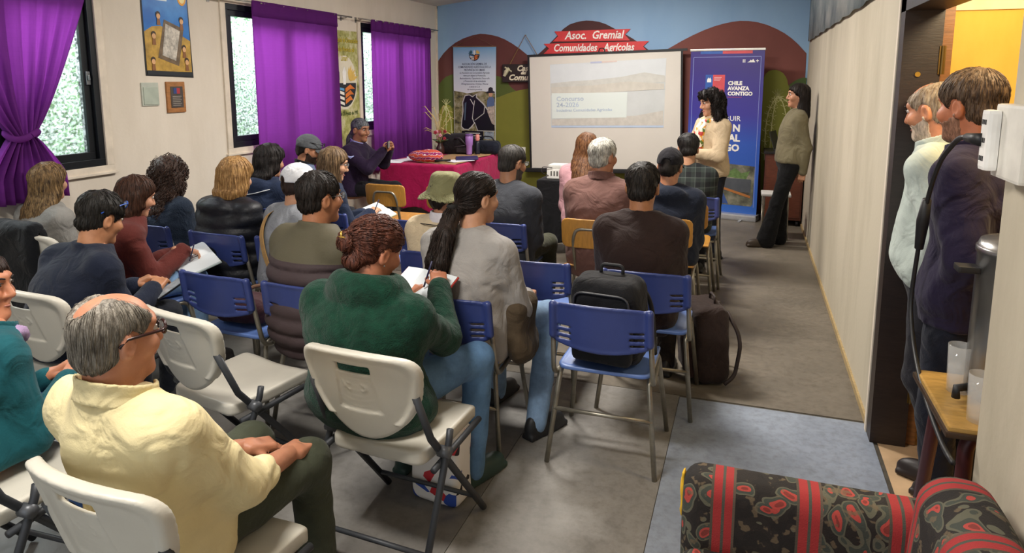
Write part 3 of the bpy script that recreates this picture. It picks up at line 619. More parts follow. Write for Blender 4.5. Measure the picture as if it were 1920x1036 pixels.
    zneck = z0 + 0.985 * T
    def topf(P):
        d = slices(P, zs, cy, rx + g, ry + g, zcap=(z0 + uh * T, zneck + g * 0.3), k=0.025)
        if top.get('flare'): pass
        for s in (-1, 1):
            E, W = arms[s]; We = E + (W - E) * (0.985 * sleeve); d = smin(d, smin(cap(P, S[s], E, 0.054 * fat + g * slv * 0.8, 0.045 * fat + g * slv * 0.8), cap(P, E, We, 0.045 * fat + g * slv * 0.8, (0.033 + 0.012 * (1 - sleeve)) + g * slv * 0.6), 0.02), 0.045)
            d = smin(d, cap(P, (s * 0.05 * w, CY(0.93), z0 + 0.93 * T), S[s] + np.array([0, 0, 0.008]), 0.040 + g * 0.5, 0.046 + g * 0.7), 0.05)
        if top.get('hood'): d = smin(d, ell(P, (0, CY(0.95) - 0.085 * dpt - g, z0 + 0.90 * T), (0.125 * w, 0.06, 0.075)), 0.03)
        if top.get('stand_collar'):
            zc = z0 + 1.0 * T; r_ = np.sqrt((P[:, 0] / 1.1) ** 2 + (P[:, 1] - CY(0.97) - 0.008) ** 2); sc_ = top['stand_collar']
            rng_ = np.maximum(np.abs(r_ - 0.074 * fat) - sc_[1], np.abs(P[:, 2] - zc + 0.02 + 0.25 * (P[:, 1] - CY(0.97))) - sc_[0]); d = smin(d, rng_, 0.015)
        if band:
            ph = np.abs(np.sin((P[:, 2] - z0) * math.pi / band)); d = d - top.get('bamp', 0.009) * (ph ** 0.6 - 0.6) * np.clip((z0 + top.get('btop', 2) - P[:, 2]) / 0.01, 0, 1)
        sd5 = int(abs(x * 10)) % 5; d = d - amp * 0.8 * wob(P * A(1, 1, 0.8), wf, sd5) - amp * 0.4 * wob(P, wf * 2.6, 2)
        cr = np.abs(wob(P * A(1, 1, 1.25), wf * 0.9, sd5 + 1)); d = d + amp * top.get('cr', 1.0) * np.clip(1 - cr / 0.22, 0, 1) * np.clip(0.5 + wob(P, 9, 3), 0, 1)
        if top.get('fuzz'): d = d - 0.0022 * wob(P, 190, 1)
        if top.get('fn'): d = top['fn'](P, d, dict(z0=z0, T=T, CY=CY, g=g, w=w, S=S, arms=arms))
        return d
    tm = top.get('mat') or cloth(top.get('col', '#444'))
    sdf_obj(top.get('name', 'sweater'), topf, lo - 0.03, np.maximum(hi, [0, 0, zneck + 0.05]), gh * top.get('h', 1.0), tm, t)
    if top.get('collar'):
        cc = top['collar']; zc = z0 + 0.985 * T; cw = 0.008
        def colf(P):
            r_ = np.sqrt((P[:, 0] / 1.12) ** 2 + (P[:, 1] - CY(0.97) - 0.006) ** 2); zz = P[:, 2] - zc - 0.004 + 0.35 * (P[:, 1] - CY(0.97)); R_ = 0.072 * fat * w ** 0.5 - 0.25 * zz * (zz < 0)
            d = np.maximum(np.abs(r_ - R_ - 0.003) - 0.0045, np.abs(zz) - 0.030); gap = 0.05 - np.sqrt(P[:, 0] ** 2 * 2.2 + 0 * zz) - 0.0 ; return smax(d, np.minimum(P[:, 1] - CY(0.97) - 0.02, 0.03 - np.abs(P[:, 0])), 0.004)
        sdf_obj('collar', colf, (-0.13, CY(0.97) - 0.13, zc - 0.08), (0.13, CY(0.97) + 0.14, zc + 0.09), 0.0055, cc if not isinstance(cc, bool) else tm, t)
    # ---- trousers and shoes
    def legf(P):
        d = slices(P, zs, cy, rx + 0.006, ry + 0.006, zcap=(z0 + (0.0 if not stand else -0.06) * T, z0 + 0.16 * T)); fl_ = top.get('flare', 0)
        for i in range(2):
            d = smin(d, smin(cap(P, HP[i], K[i], 0.088 * legw, 0.066 * legw), cap(P, K[i], AN[i] - np.array([0, 0, 0.02]), 0.064 * legw, (0.05 + fl_) * legw), 0.03), 0.03)
        return d - 0.005 * wob(P, 20, 3) - 0.003 * wob(P, 52, 1)
    lm = legs if not isinstance(legs, str) else cloth(legs, 220, 0.2)
    sdf_obj('trousers', legf, (lo[0], lo[1], 0.03), (hi[0], hi[1], z0 + 0.25), 0.0125 if q >= 1 else 0.018, lm, t)
    for i, s in enumerate((-1, 1)):
        a = AN[i]; kd = K[i] - HP[i]; ang = math.atan2(-kd[0], kd[1]) * 0.7 if not stand else -s * 0.15
        fd = np.array([-math.sin(ang), math.cos(ang), 0]); sd = np.array([math.cos(ang), math.sin(ang), 0]); B = np.stack([sd, fd, [0, 0, 1]]).astype(f32); o_ = A(a[0], a[1], 0)
        def shf(P):
            Q = (P - o_) @ B.T; yy = Q[:, 1]; d = smin(ell(Q, (0, 0.10, 0.035), (0.043, 0.10, 0.048)), ell(Q, (0, -0.01, 0.05), (0.039, 0.06, 0.065)), 0.03)
            sole = smax(np.maximum(np.abs(Q[:, 0]) - 0.036 - 0.008 * np.sin(np.clip(yy * 14, 0, 3)), np.abs(yy - 0.065) - 0.132), np.abs(Q[:, 2] - 0.014) - 0.0135, 0.01); d = smin(d, sole, 0.012)
            return np.maximum(d, 0.0008 - Q[:, 2])
        sdf_obj('shoe', shf, (a[0] - 0.2, a[1] - 0.2, 0), (a[0] + 0.2, a[1] + 0.24, 0.13), 0.0085, shoe if not isinstance(shoe, str) else flat(shoe, 0.5), t)
    # ---- hair
    hh = hair or {}
    ctx = dict(root=t, body=body, hc=hc, Rh=Rh, hs=hs, z0=z0, T=T, CY=CY, S=S, arms=arms, H2P=H2P, K=K, head=head, tm=tm, Ry=Ry)
    if hh.get('col'):
        th = hh.get('t', 0.012); c0 = hh.get('cut', 0.03); an = hh.get('n', 0.004); L = hh.get('L', 0)
        def hf(P):
            Q = ((P - hcf) @ Rf) / hs; R_ = ((P - hcf) @ Ry) / hs
            X, Yq, Z = Q.T; tp = hh.get('taper', 0.25 if L else 0.9); d = smin(ell(Q, (0, -0.012, 0.033 + hh.get('up', 0)), (0.0755 + th, 0.097 + th, 0.084 + th)), ell(Q, (0, -0.045, -0.03), (0.062 + th * 0.8, 0.055 + th, 0.055)), 0.03)
            d = d + tp * (th - 0.003) * np.maximum(np.clip((0.085 - Z) / 0.09, 0, 1), np.clip((Yq - 0.045) / 0.05, 0, 1) * 0.8)
            if not L and not hh.get('noear'): d = smax(d, -ell(np.stack([np.abs(X), Yq, Z], 1).astype(f32), (0.088, 0.006, -0.008), (0.034, 0.030, 0.046)), 0.008)
            d = smax(d, (Yq - Z * hh.get('slope', 1.0) - c0 + hh.get('temple', 0.0) * np.abs(X) / 0.07 + (0.0 if L else 0.007) * wob(P, 75, 5)) * 0.75, 0.012)
            if hh.get('bald'): 
                for bc, br in hh['bald']: d = smax(d, -ell(Q, bc, br), 0.008)
            if L:
                z_ = [-L, -L * 0.75, -L * 0.45, -0.06, 0.03, 0.06]; 
                e = slices(R_, z_, hh.get('lcy', [-0.09, -0.09, -0.075, -0.03, -0.015, -0.01]), hh.get('lrx', [0.03, 0.075, 0.10, 0.098, 0.09, 0.06]), hh.get('lry', [0.02, 0.04, 0.06, 0.085, 0.09, 0.07]), k=0.02)
                e = smax(e, R_[:, 1] - hh.get('lf', 0.02) - np.clip(-0.05 - R_[:, 2], 0, 1) * hh.get('lfs', 0.0), 0.015); d = smin(d, e, 0.025)
            for kind, *a in hh.get('add', []):
                if kind == 'ell': d = smin(d, ell(Q, a[0], a[1]), 0.012)
                if kind == 'tail':
                    pp, rr = a
                    for j in range(len(pp) - 1): d = smin(d, cap(R_, A(*pp[j]), A(*pp[j + 1]), rr[j], rr[j + 1]), 0.012)
            d = d * hs
            return d - an * wob(P * A(1, 1, 0.45), hh.get('nf', 95), 1) - an * 0.6 * wob(P * A(1, 1, 0.5), hh.get('nf', 95) * 2.1, 4)
        ex = (L + 0.05) if L else 0.16
        for kind, *a in hh.get('add', []):
            if kind == 'tail': ex = max(ex, -min(p[2] for p in a[0]) + 0.05)
        hl = hc + np.array([-0.19, -0.34, -ex]); hu = hc + np.array([0.19, 0.19, 0.18])
        hv, hq = mesh_sdf(hf, hl, hu, hh.get('h', 0.0066 if q >= 1 else 0.0085)); hm = hairm(hh['col'], hh.get('col2'))
        ns = int(hh.get('ns', 260) * (1.5 if q >= 1 else 0.9)); rg = np.random.RandomState(len(label)); prt = [(hv, hq)]
        if ns:
            sd_ = hv[rg.choice(len(hv), ns)]; crown = H2P(hh.get('crown', (0, -0.05, 0.13))); tie = H2P(hh['tie']) if hh.get('tie') else None; gr = hh.get('grav', 0.5)
            def flow(p):
                if tie is not None:
                    k = (p[:, 2] > hc[2] - 0.09)[:, None]; dd = tie - p; dd = dd / (np.linalg.norm(dd, axis=1)[:, None] + 1e-6); return np.where(k & (np.linalg.norm(tie - p, axis=1)[:, None] > 0.02), dd, A(0, 0, -1))
                dd = p - crown; dd = dd / (np.linalg.norm(dd, axis=1)[:, None] + 1e-6); dd = dd + np.array([0, 0, -gr]) + 0.15 * np.stack([wob(p, 30, 1), wob(p, 30, 2), wob(p, 30, 3)], 1); return dd
            st = hh.get('steps', 9); prt.append(strands(hf, sd_, flow, st, hh.get('step', 0.011 if (L or tie is not None) else 0.0055), hh.get('r', 0.0026) * hh.get('rk', 0.72), hh.get('curl', 0), hh.get('cf', 60), hh.get('lift', 0.0012), 3))
        hv, hq = cat(prt); ctx['hair'] = mk('hair', hv, hq, hm, t)
    if beard:
        def bf(P):
            Q = ((P - hcf) @ Rf) / hs; d = headf(P) - 0.0018; mo = ell(Q, (0, 0.09, -0.059), (0.024, 0.02, 0.009)); d = np.maximum(np.maximum(d, (Q[:, 2] + 0.040 - 0.45 * np.clip(0.05 - Q[:, 1], 0, 1) - 0.012 * (np.abs(Q[:, 0]) < 0.03)) * 0.8 + 0.006 * wob(P, 120, 2)), np.maximum(-0.005 - Q[:, 1], -0.125 - Q[:, 2]) + 0.003 * wob(P, 140, 3)); return smax(d, -mo, 0.003) - 0.0012 * wob(P, 260, 1)
        bv, bq = mesh_sdf(bf, hc - 0.17, hc + 0.15, 0.0062)
        if len(bv): mk('beard', bv, bq, hairm(beard), t)
    if extra: extra(ctx)
    return t
def glasses(ctx, col='#1a1414', up=0.0, fw=0.0, r=0.0026, tilt=0.0, bcol=None):
    P = lambda a, b_, c: ctx['H2P']((a, b_ + fw, c + up))
    m = flat(col, 0.3); g_ = MB()
    for s in (-1, 1):
        g_.tube([P(s * (0.033 + 0.022 * math.cos(k * 0.5236)), 0.100 - 0.004 * math.cos(k * 0.5236), 0.018 + 0.017 * math.sin(k * 0.5236)) for k in range(13)], r, 6, False)
        g_.tube([P(s * 0.055, 0.096, 0.022), P(s * 0.076, 0.075, 0.022), P(s * 0.083, -0.01, 0.018 + tilt), P(s * 0.080, -0.03, 0.0 + tilt)], r * 1.1, 6)
    g_.tube([P(-0.011, 0.101, 0.02), P(0, 0.104, 0.024), P(0.011, 0.101, 0.02)], r, 6); o = g_.build('glasses', m, ctx['root'], True); o['label'] = 'pair of glasses'
    for s in (-1, 1):
        le = MB(); pts = [P(s * (0.033 + 0.021 * math.cos(k * 0.5236)), 0.100, 0.018 + 0.016 * math.sin(k * 0.5236)) for k in range(12)]; le.add(pts + [p_ - ctx['Rh'] @ np.array([0, 0.001, 0]) for p_ in pts], [tuple(range(12)), tuple(range(23, 11, -1))] + [(k, k + 12, (k + 1) % 12 + 12, (k + 1) % 12) for k in range(12)]); le.build('lens', LENS, o)
LENS, nt, b_ = nodes('spectacle_lens'); b_.inputs['Base Color'].default_value = (0.7, 0.75, 0.75, 1); b_.inputs['Alpha'].default_value = 0.25; b_.inputs['Roughness'].default_value = 0.08
def cap_hat(ctx, col, brim=None, back=False, name='cap', bh=0.07, button=True):
    hcf = ctx['hc'].astype(f32); Rf = ctx['Rh'].astype(f32); hs = ctx['hs']; sg = -1 if back else 1
    def dome(P):
        Q = ((P - hcf) @ Rf) / hs; d = ell(Q, (0, -0.012, 0.036), (0.089, 0.112, 0.100)); d = smax(d, 0.022 + 0.18 * Q[:, 1] * sg * 0 - Q[:, 2] + 0.12 * (Q[:, 1]), 0.006)
        a = np.arctan2(Q[:, 0], Q[:, 1] + 0.012); d = d + 0.002 * np.exp(-(np.sin(a * 3) / 0.06) ** 2); 
        hole = ell(Q, (0, -0.115 * sg - 0.01, 0.022), (0.035, 0.03, 0.028)); return smax(d, -hole, 0.004) * hs
    o = sdf_obj(name, dome, ctx['hc'] - 0.16, ctx['hc'] + 0.17, 0.0065, cloth(col, 200, 0.2), ctx['root'])
    def br(P):
        Q = ((P - hcf) @ Rf) / hs; yy = Q[:, 1] * sg; d2 = ell(np.stack([Q[:, 0], yy, 0 * yy], 1), (0, 0.085, 0), (0.078, bh + 0.015, 1.0)); d2 = np.maximum(np.sqrt((Q[:, 0] / 0.078) ** 2 + ((yy - 0.075) / (bh + 0.02)) ** 2) - 1, -1) * 0.07
        zc = 0.036 - 0.25 * (yy - 0.08) - 5.0 * Q[:, 0] ** 2; return smax(np.maximum(d2, 0.055 - yy), np.abs(Q[:, 2] - zc) - 0.003, 0.003) * hs
    sdf_obj('brim', br, ctx['hc'] - 0.2, ctx['hc'] + 0.22, 0.0055, cloth(brim or col, 200, 0.2), o)
    if button: c = ctx['H2P']((0, -0.012, 0.136)); MB().lathe([(0.0001, 0.003), (0.006, 0.002), (0.008, -0.003), (0.0001, -0.004)], tuple(c), 10).build('button', cloth(col), o, True)
    return o
# ---------------------------------------------------------------- the individual people
def w2(x, y, yaw, p):
    a = math.radians(yaw); return (x + p[0] * math.cos(a) - p[1] * math.sin(a), y + p[0] * math.sin(a) + p[1] * math.cos(a), p[2])
def plaid():
    m, nt, b = nodes('plaid_flannel'); v = texco(nt); sp = nt.nodes.new('ShaderNodeSeparateXYZ'); nt.links.new(v, sp.inputs[0]); cols = None; acc = None
    for ax, fr in ((0, 13), (2, 13)):
        mu = nt.nodes.new('ShaderNodeMath'); mu.operation = 'MULTIPLY'; mu.inputs[1].default_value = fr; nt.links.new(sp.outputs[ax], mu.inputs[0])
        fr_ = nt.nodes.new('ShaderNodeMath'); fr_.operation = 'FRACT'; nt.links.new(mu.outputs[0], fr_.inputs[0])
        r = ramp(nt, fr_.outputs[0], [(0.0, (0.006, 0.007, 0.009)), (0.40, (0.025, 0.035, 0.03)), (0.80, (0.10, 0.12, 0.11)), (0.87, (0.008, 0.009, 0.011))], 'CONSTANT')
        if acc is None: acc = r
        else:
            mx = nt.nodes.new('ShaderNodeMix'); mx.data_type = 'RGBA'; mx.blend_type = 'MIX'; mx.inputs[0].default_value = 0.5; nt.links.new(acc, mx.inputs[6]); nt.links.new(r, mx.inputs[7]); acc = mx.outputs[2]
    nt.links.new(acc, b.inputs['Base Color']); b.inputs['Roughness'].default_value = 0.9; return m
def twotone(name, hlow, hhigh, zsplit, axis=2):
    m, nt, b = nodes(name); v = texco(nt); sp = nt.nodes.new('ShaderNodeSeparateXYZ'); nt.links.new(v, sp.inputs[0])
    g_ = nt.nodes.new('ShaderNodeMath'); g_.operation = 'GREATER_THAN'; g_.inputs[1].default_value = zsplit; nt.links.new(sp.outputs[axis], g_.inputs[0])
    nt.links.new(ramp(nt, g_.outputs[0], [(0.0, hexc(hlow)), (0.5, hexc(hhigh))], 'CONSTANT'), b.inputs['Base Color']); b.inputs['Roughness'].default_value = 0.75
    bump(nt, b, noise(nt, v, 150, 3), 0.15, 0.006); return m
def denim(h='#5f7fa6'):
    key = ('denim', h)
    if key not in MATS:
        m, nt, b = nodes('denim'); v = texco(nt); c = hexc(h)
        nt.links.new(ramp(nt, noise(nt, v, 7, 6, 0.7), [(0.3, shade(c, 0.6)), (0.7, shade(c, 1.25))]), b.inputs['Base Color']); b.inputs['Roughness'].default_value = 0.9; bump(nt, b, noise(nt, v, 350, 2), 0.3, 0.004); MATS[key] = m
    return MATS[key]
BRN = '#2a1c17'; BLK = '#15120f'
DUST = cloth('#2c3138')
# 1 cream shirt
def ex_cream(c):
    glasses(c, '#2a0f0d', r=0.0034)
    z0, T, CY = c['z0'], c['T'], c['CY']
    MB().box((-0.014, CY(0.55) - 0.155, z0 + 0.36 * T), (0.014, CY(0.55) - 0.125, z0 + 0.73 * T), 0.004).build('back_pleat', c['tm'], c['root'])
def fn_cream(P, d, k):
    zy = k['z0'] + 0.745 * k['T']; back = P[:, 1] < k['CY'](0.7)
    d = d + 0.0035 * np.exp(-((P[:, 2] - zy) / 0.006) ** 2) * back
    for s in (-1, 1): d = d + 0.004 * np.exp(-((np.abs(P[:, 0]) - 0.185) / 0.007) ** 2) * back * (P[:, 2] > zy - 0.15) * 0.5
    return d
CREAM = cloth('#e0d0a0', 260, 0.12, 0.05)
person('older man in a cream shirt and dark framed glasses seated at the front left', -1.41, 1.28, -6, 1.195, lean=-0.10, slump=0.0, w=1.02, belly=0.03, skinc='#b87f62', head=(-12, 4, 0), hs=0.96, hfwd=0.015, legs='#3c4032', shoe='#2c2018', fat=1.08, legw=1.05,
       hands=((-0.02, 0.30, 0.60), (0.13, 0.335, 0.60)), pole=((-0.5, -0.5, -0.8), (0.5, -0.5, -0.8)), sleeve=0.30, barearm=True, feet=((-0.15, 0.42), (0.13, 0.44)),
       top=dict(name='shirt', g=0.018, amp=0.009, wf=15, mat=CREAM, collar=True, fn=fn_cream, hem=0.02, h=0.85),
       hair=dict(col='#6a6258', col2='#a79f92', t=0.008, cut=0.012, n=0.002, bald=[((0, 0.09, 0.12), (0.066, 0.13, 0.085)), ((0.0, -0.085, 0.118), (0.040, 0.05, 0.05))], ns=900, r=0.0012, grav=0.35, steps=9, step=0.009, crown=(0, -0.03, 0.13), lift=0.0015), extra=ex_cream, face=True)
# 2 teal
def ex_teal(c):
    z = c['z0'] + c['T'] * 0.99; b = MB(); b.tube([(-0.02 + 0.11 * math.cos(a), c['CY'](0.97) + 0.10 * math.sin(a), z - 0.045 + 0.02 * math.sin(a * 3)) for a in np.linspace(0, 6.283, 22)], 0.026, 8, False); b.build('scarf', cloth('#a58bb0'), c['root'], True)
tp = person('person in a dark teal shirt and jeans cut off by the left edge', -2.32, 1.42, -8, 1.12, lean=0.12, slump=0.05, w=1.14, skinc='#c0805f', head=(-60, 8, 0), hx=-0.07, hfwd=0.02, legs=denim('#3f5f92'), top=dict(name='shirt', g=0.018, amp=0.008, wf=13, mat=cloth('#15535c', 200, 0.15), collar=True),
       hair=dict(col=BRN, t=0.012, cut=0.02, ns=120), extra=ex_teal, feet=((-0.15, 0.40), (0.17, 0.38)), face=True)
tp.rotation_euler = (0, math.radians(-7), math.radians(-8))
# 3 green fleece
def ex_green(c):
    p = c['H2P']((-0.008, -0.140, 0.030)); b = MB().tube([p + np.array(a) for a in ((-0.004, -0.012, 0.022), (0, -0.016, 0), (0.002, -0.012, -0.022))], 0.004, 6).tube([p + np.array(a) for a in ((-0.02, -0.01, 0.002), (0, -0.018, 0.003), (0.018, -0.01, 0.0))], 0.0035, 6)
    b.build('hair_clip', flat('#c9a44c', 0.3, 0.8), c['hair'], True)
    e = c['H2P']((0.083, -0.002, -0.036)); MB().lathe([(0.0001, 0.004), (0.004, 0), (0.0001, -0.004)], tuple(e), 8).build('earring', flat('#888888', 0.2, 0.9), c['body'], True)
def fn_green(P, d, k):
    # big folded-down fleece collar
    zc = k['z0'] + 0.985 * k['T']; cy = k['CY'](0.95); r_ = np.sqrt((P[:, 0] / 1.28) ** 2 + (P[:, 1] - cy - 0.005) ** 2); zz = P[:, 2] - zc + 0.22 * (P[:, 1] - cy)
    ring = np.sqrt(((r_ - 0.102 + 0.25 * zz) / 0.030) ** 2 + (zz / 0.062) ** 2) * 0.035 - 0.035; d = smin(d, ring, 0.012)
    return d
person('woman in a fluffy dark green fleece jacket with auburn hair in a bun', -1.30, 2.17, -6, 1.19, lean=0.0, slump=0.04, w=1.24, dpt=1.08, fem=True, skinc='#b97a5c', head=(-24, 20, 0), legs=denim('#5b80a8'), shoe='#2a3f38', hands=((-0.10, 0.36, 0.78), (0.07, 0.38, 0.84)), pole=((-0.5, -0.5, -0.9), (0.55, -0.5, -0.9)),
       feet=((-0.10, 0.36), (0.22, 0.38)), knees=((-0.10, 0.42, 0.53), (0.22, 0.43, 0.54)), legw=1.05,
       top=dict(name='fleece_jacket', g=0.034, amp=0.008, wf=13, mat=cloth('#0a3526', 240, 0.55, 0.3, 0.12, 0.95, 30), fuzz=True, fn=fn_green, sg=0.75, hem=-0.05, h=0.8),
       hair=dict(col='#3a1f1a', col2='#6f4030', t=0.022, cut=0.022, n=0.006, nf=60, ns=520, r=0.0032, tie=(-0.012, -0.125, 0.02), steps=10, step=0.011, curl=0.004, cf=90, add=[('ell', (-0.012, -0.118, 0.02), (0.042, 0.034, 0.042)), ('ell', (0.0, -0.09, -0.05), (0.05, 0.03, 0.035))]), extra=ex_green)
# 4 navy fleece man, glasses pushed up on the head
def ex_navy(c): glasses(c, '#2b55b0', up=0.075, fw=-0.02, tilt=-0.045, r=0.003)
person('man in a navy fleece with blue glasses pushed up on black hair', -2.94, 2.24, -10, 1.165, lean=0.15, slump=0.06, w=1.10, skinc='#b8825e', head=(-2, 20, 0), legs='#171a22', top=dict(name='fleece_jacket', g=0.026, amp=0.008, wf=12, mat=cloth('#161d2f', 260, 0.3), stand_collar=(0.035, 0.010)),
       hands=((-0.06, 0.36, 0.66), (0.1, 0.36, 0.66)), hair=dict(col=BLK, col2='#2e2a26', t=0.020, cut=0.035, n=0.004, ns=420, r=0.0026, up=0.006, temple=0.0), extra=ex_navy, face=True)
# 5 long streaked hair by the left wall
person('woman with long streaked brown hair and a grey sweater at the left wall', -4.05, 2.98, -6, 1.185, lean=0.05, w=0.92, fem=True, skinc='#c99a7c', head=(8, 4, 0), hs=0.96, top=dict(col='#8f8d88', g=0.022), legs='#2b2f3a',
       hair=dict(col='#4a382a', col2='#a8885c', t=0.02, cut=0.02, L=0.33, ns=420, steps=16, step=0.016, r=0.003, grav=2.2, lf=0.02, lcy=[-0.15, -0.14, -0.09, -0.03, -0.015, -0.01], lrx=[0.06, 0.10, 0.115, 0.105, 0.095, 0.06], lry=[0.025, 0.045, 0.065, 0.085, 0.09, 0.07]))
# 6 rust jacket writing
person('woman in a rust red jacket writing in a notebook', -3.36, 2.84, -28, 1.16, lean=0.12, slump=0.05, w=0.93, fem=True, skinc='#c69274', head=(2, 20, 0), hs=0.96, legs=denim('#6f8fb4'), hands=((-0.12, 0.40, 0.65), (0.10, 0.36, 0.71)), hdir=((0.3, 0.9, -0.1), (-0.2, 0.9, -0.25)),
       top=dict(name='jacket', g=0.026, amp=0.009, wf=15, mat=cloth('#5b2621', 200, 0.2), collar=True, hem=-0.03), face=True,
       hair=dict(col='#33211a', col2='#5a3a2a', t=0.016, cut=0.022, L=0.16, ns=420, steps=12, step=0.014, r=0.0028, grav=1.6, lf=0.03, lcy=[-0.06, -0.06, -0.05, -0.03, -0.015, -0.01], lrx=[0.06, 0.085, 0.095, 0.096, 0.09, 0.06], lry=[0.04, 0.06, 0.075, 0.085, 0.09, 0.07]))
# 7 curly
person('woman with long dark curly hair and a navy fleece coat', -3.73, 3.58, -6, 1.155, lean=0.06, w=0.96, fem=True, skinc='#b98a6c', head=(4, 6, 0), hs=0.97, q=0.9, top=dict(name='fleece_coat', g=0.032, mat=cloth('#1c2737', 150, 0.5), fuzz=True), legs='#1b1d24',
       hair=dict(col='#241813', col2='#4a3226', t=0.034, cut=0.015, n=0.012, nf=48, L=0.29, ns=900, steps=12, step=0.013, r=0.0042, curl=0.013, cf=110, grav=1.5, lf=0.015, lift=0.004, lcy=[-0.17, -0.15, -0.09, -0.035, -0.015, -0.01], lrx=[0.09, 0.13, 0.148, 0.135, 0.11, 0.07], lry=[0.03, 0.06, 0.08, 0.10, 0.10, 0.08]))
# 8 blonde puffer
person('blonde woman in a long black hooded puffer coat', -3.11, 3.50, -10, 1.195, lean=0.05, w=1.04, fem=True, skinc='#c79a7c', head=(-2, 12, 0), hs=1.0, q=0.9, legs='#14151a', top=dict(name='puffer_coat', g=0.040, amp=0.005, band=0.085, bamp=0.017, mat=flat('#14161d', 0.5, 0, 0.4, 0.1, 8, 0.15, 90), hood=True, hem=-0.1),
       hair=dict(col='#8a6034', col2='#caa068', t=0.026, cut=0.02, L=0.15, ns=620, steps=13, step=0.014, r=0.003, grav=1.4, lf=0.035, lcy=[-0.06, -0.06, -0.05, -0.035, -0.015, -0.01], lrx=[0.075, 0.105, 0.118, 0.115, 0.10, 0.06], lry=[0.06, 0.085, 0.095, 0.10, 0.10, 0.08]))
# 9 dark-haired navy jacket with white piping
def ex_pipe(c):
    z = c['z0'] + 0.83 * c['T']; y_ = c['CY'](0.83) - 0.148; MB().tube([(-0.06, y_ - 0.004, z - 0.02), (0.05, y_ - 0.002, z), (0.15, y_ + 0.05, z + 0.03)], 0.004, 6).build('piping', flat('#c9cdd2', 0.6), c['root'], True)
person('person with shoulder length black hair in a navy hooded jacket with white piping', -3.43, 4.24, -8, 1.205, lean=0.06, w=0.98, fem=True, skinc='#b98a6c', head=(-16, 12, 0), q=0.85, top=dict(name='jacket', g=0.028, mat=cloth('#1b2740'), hood=True), legs='#1a1c24',
       hair=dict(col='#14100f', col2='#2b2422', t=0.026, cut=0.02, n=0.006, nf=60, L=0.20, ns=420, steps=11, step=0.015, r=0.003, grav=1.4, curl=0.003, lf=0.02, lrx=[0.07, 0.10, 0.118, 0.115, 0.10, 0.06], lry=[0.04, 0.07, 0.085, 0.095, 0.095, 0.07]), extra=ex_pipe)
# 10 grey cap
def ex_gcap(c):
    cap_hat(c, '#55585c'); glasses(c, '#121212', up=0.055, fw=0.012, r=0.003)
person('man in a grey cap with sunglasses on its brim and blue grey sweater', -3.65, 4.95, -38, 1.225, lean=0.08, w=1.0, skinc='#b07c5c', head=(-22, 18, 0), q=0.85, top=dict(col='#5d6a86', g=0.022, collar=cloth('#15161a')), legs='#23262e', hair=dict(col='#1b1512', t=0.008, cut=0.0, ns=120), beard='#2a1d16', extra=ex_gcap, face=True)
# 11 white cap
def ex_wcap(c):
    cap_hat(c, '#d9dade', '#6d7fae')
    z0, T, CY = c['z0'], c['T'], c['CY']; b = MB(); pts = [(-0.105, CY(0.85) + 0.02, z0 + 0.955 * T), (-0.10, CY(0.85) - 0.10, z0 + 0.92 * T), (-0.03, CY(0.7) - 0.163, z0 + 0.72 * T), (0.06, CY(0.5) - 0.165, z0 + 0.45 * T), (0.13, CY(0.3) - 0.14, z0 + 0.22 * T)]
    for a in rpath(pts, 0.08)[:1]: pass
    P = [np.array(p) for p in rpath(pts, 0.1)]; V = []; F = []
    for i, p in enumerate(P):
        for dx, dy in ((-0.02, 0), (0.02, 0), (0.02, -0.005), (-0.02, -0.005)): V.append(p + np.array([dx, dy, 0.008 * (1 if dx > 0 else -1)]))
        if i: F += [((i - 1) * 4 + k, (i - 1) * 4 + (k + 1) % 4, i * 4 + (k + 1) % 4, i * 4 + k) for k in range(4)]
    b.add(V, F).build('bag_strap', cloth('#b08a55'), c['root'])
person('person in a white cap with blue brim, grey sweater and tan strap', -2.62, 3.42, -24, 1.185, lean=0.08, w=0.95, skinc='#b98a6c', head=(-6, 10, 0), q=0.9, top=dict(col='#86898f', g=0.022), legs='#33363e', hair=dict(col='#2a1d18', t=0.010, cut=0.0, ns=120), extra=ex_wcap)
# 12 vest man
VEST = twotone('padded_vest_panels', '#3b2d2f', '#534d3a', 0.865)
def ex_vest(c): glasses(c, '#2a2624', r=0.0016)
person('man in an olive and brown padded vest jacket with thin glasses', -1.97, 2.74, -16, 1.25, lean=0.06, w=1.12, dpt=1.05, skinc='#a9714f', head=(-14, 4, 0), hs=1.04, fat=1.05, legs='#1f2027', top=dict(name='padded_vest', g=0.034, band=0.075, bamp=0.019, btop=0.41, amp=0.005, mat=VEST, stand_collar=(0.042, 0.012), hem=-0.08),
       hair=dict(col='#17120f', col2='#2c2420', t=0.016, cut=0.028, n=0.005, nf=80, ns=480, r=0.0026), extra=ex_vest, face=True)
# 13 navy jacket woman writing
person('woman with long light brown hair in a navy jacket writing in a notebook', -2.95, 4.24, -30, 1.203, lean=0.10, w=0.98, fem=True, skinc='#c69878', head=(-22, 16, 0), q=0.9, legs='#22242c', hands=((0.0, 0.36, 0.68), (0.12, 0.36, 0.70)), top=dict(name='jacket', g=0.028, mat=cloth('#18233a')),
       hair=dict(col='#4b392a', col2='#8a6f50', t=0.018, cut=0.015, L=0.28, ns=480, steps=14, step=0.016, r=0.003, grav=2.0, lf=0.04, lfs=0.1, lcy=[-0.01, -0.02, -0.03, -0.03, -0.015, -0.01], lrx=[0.075, 0.105, 0.112, 0.105, 0.095, 0.06], lry=[0.05, 0.07, 0.085, 0.09, 0.09, 0.07]), extra=lambda c: glasses(c, '#555a60', r=0.0014), face=True)
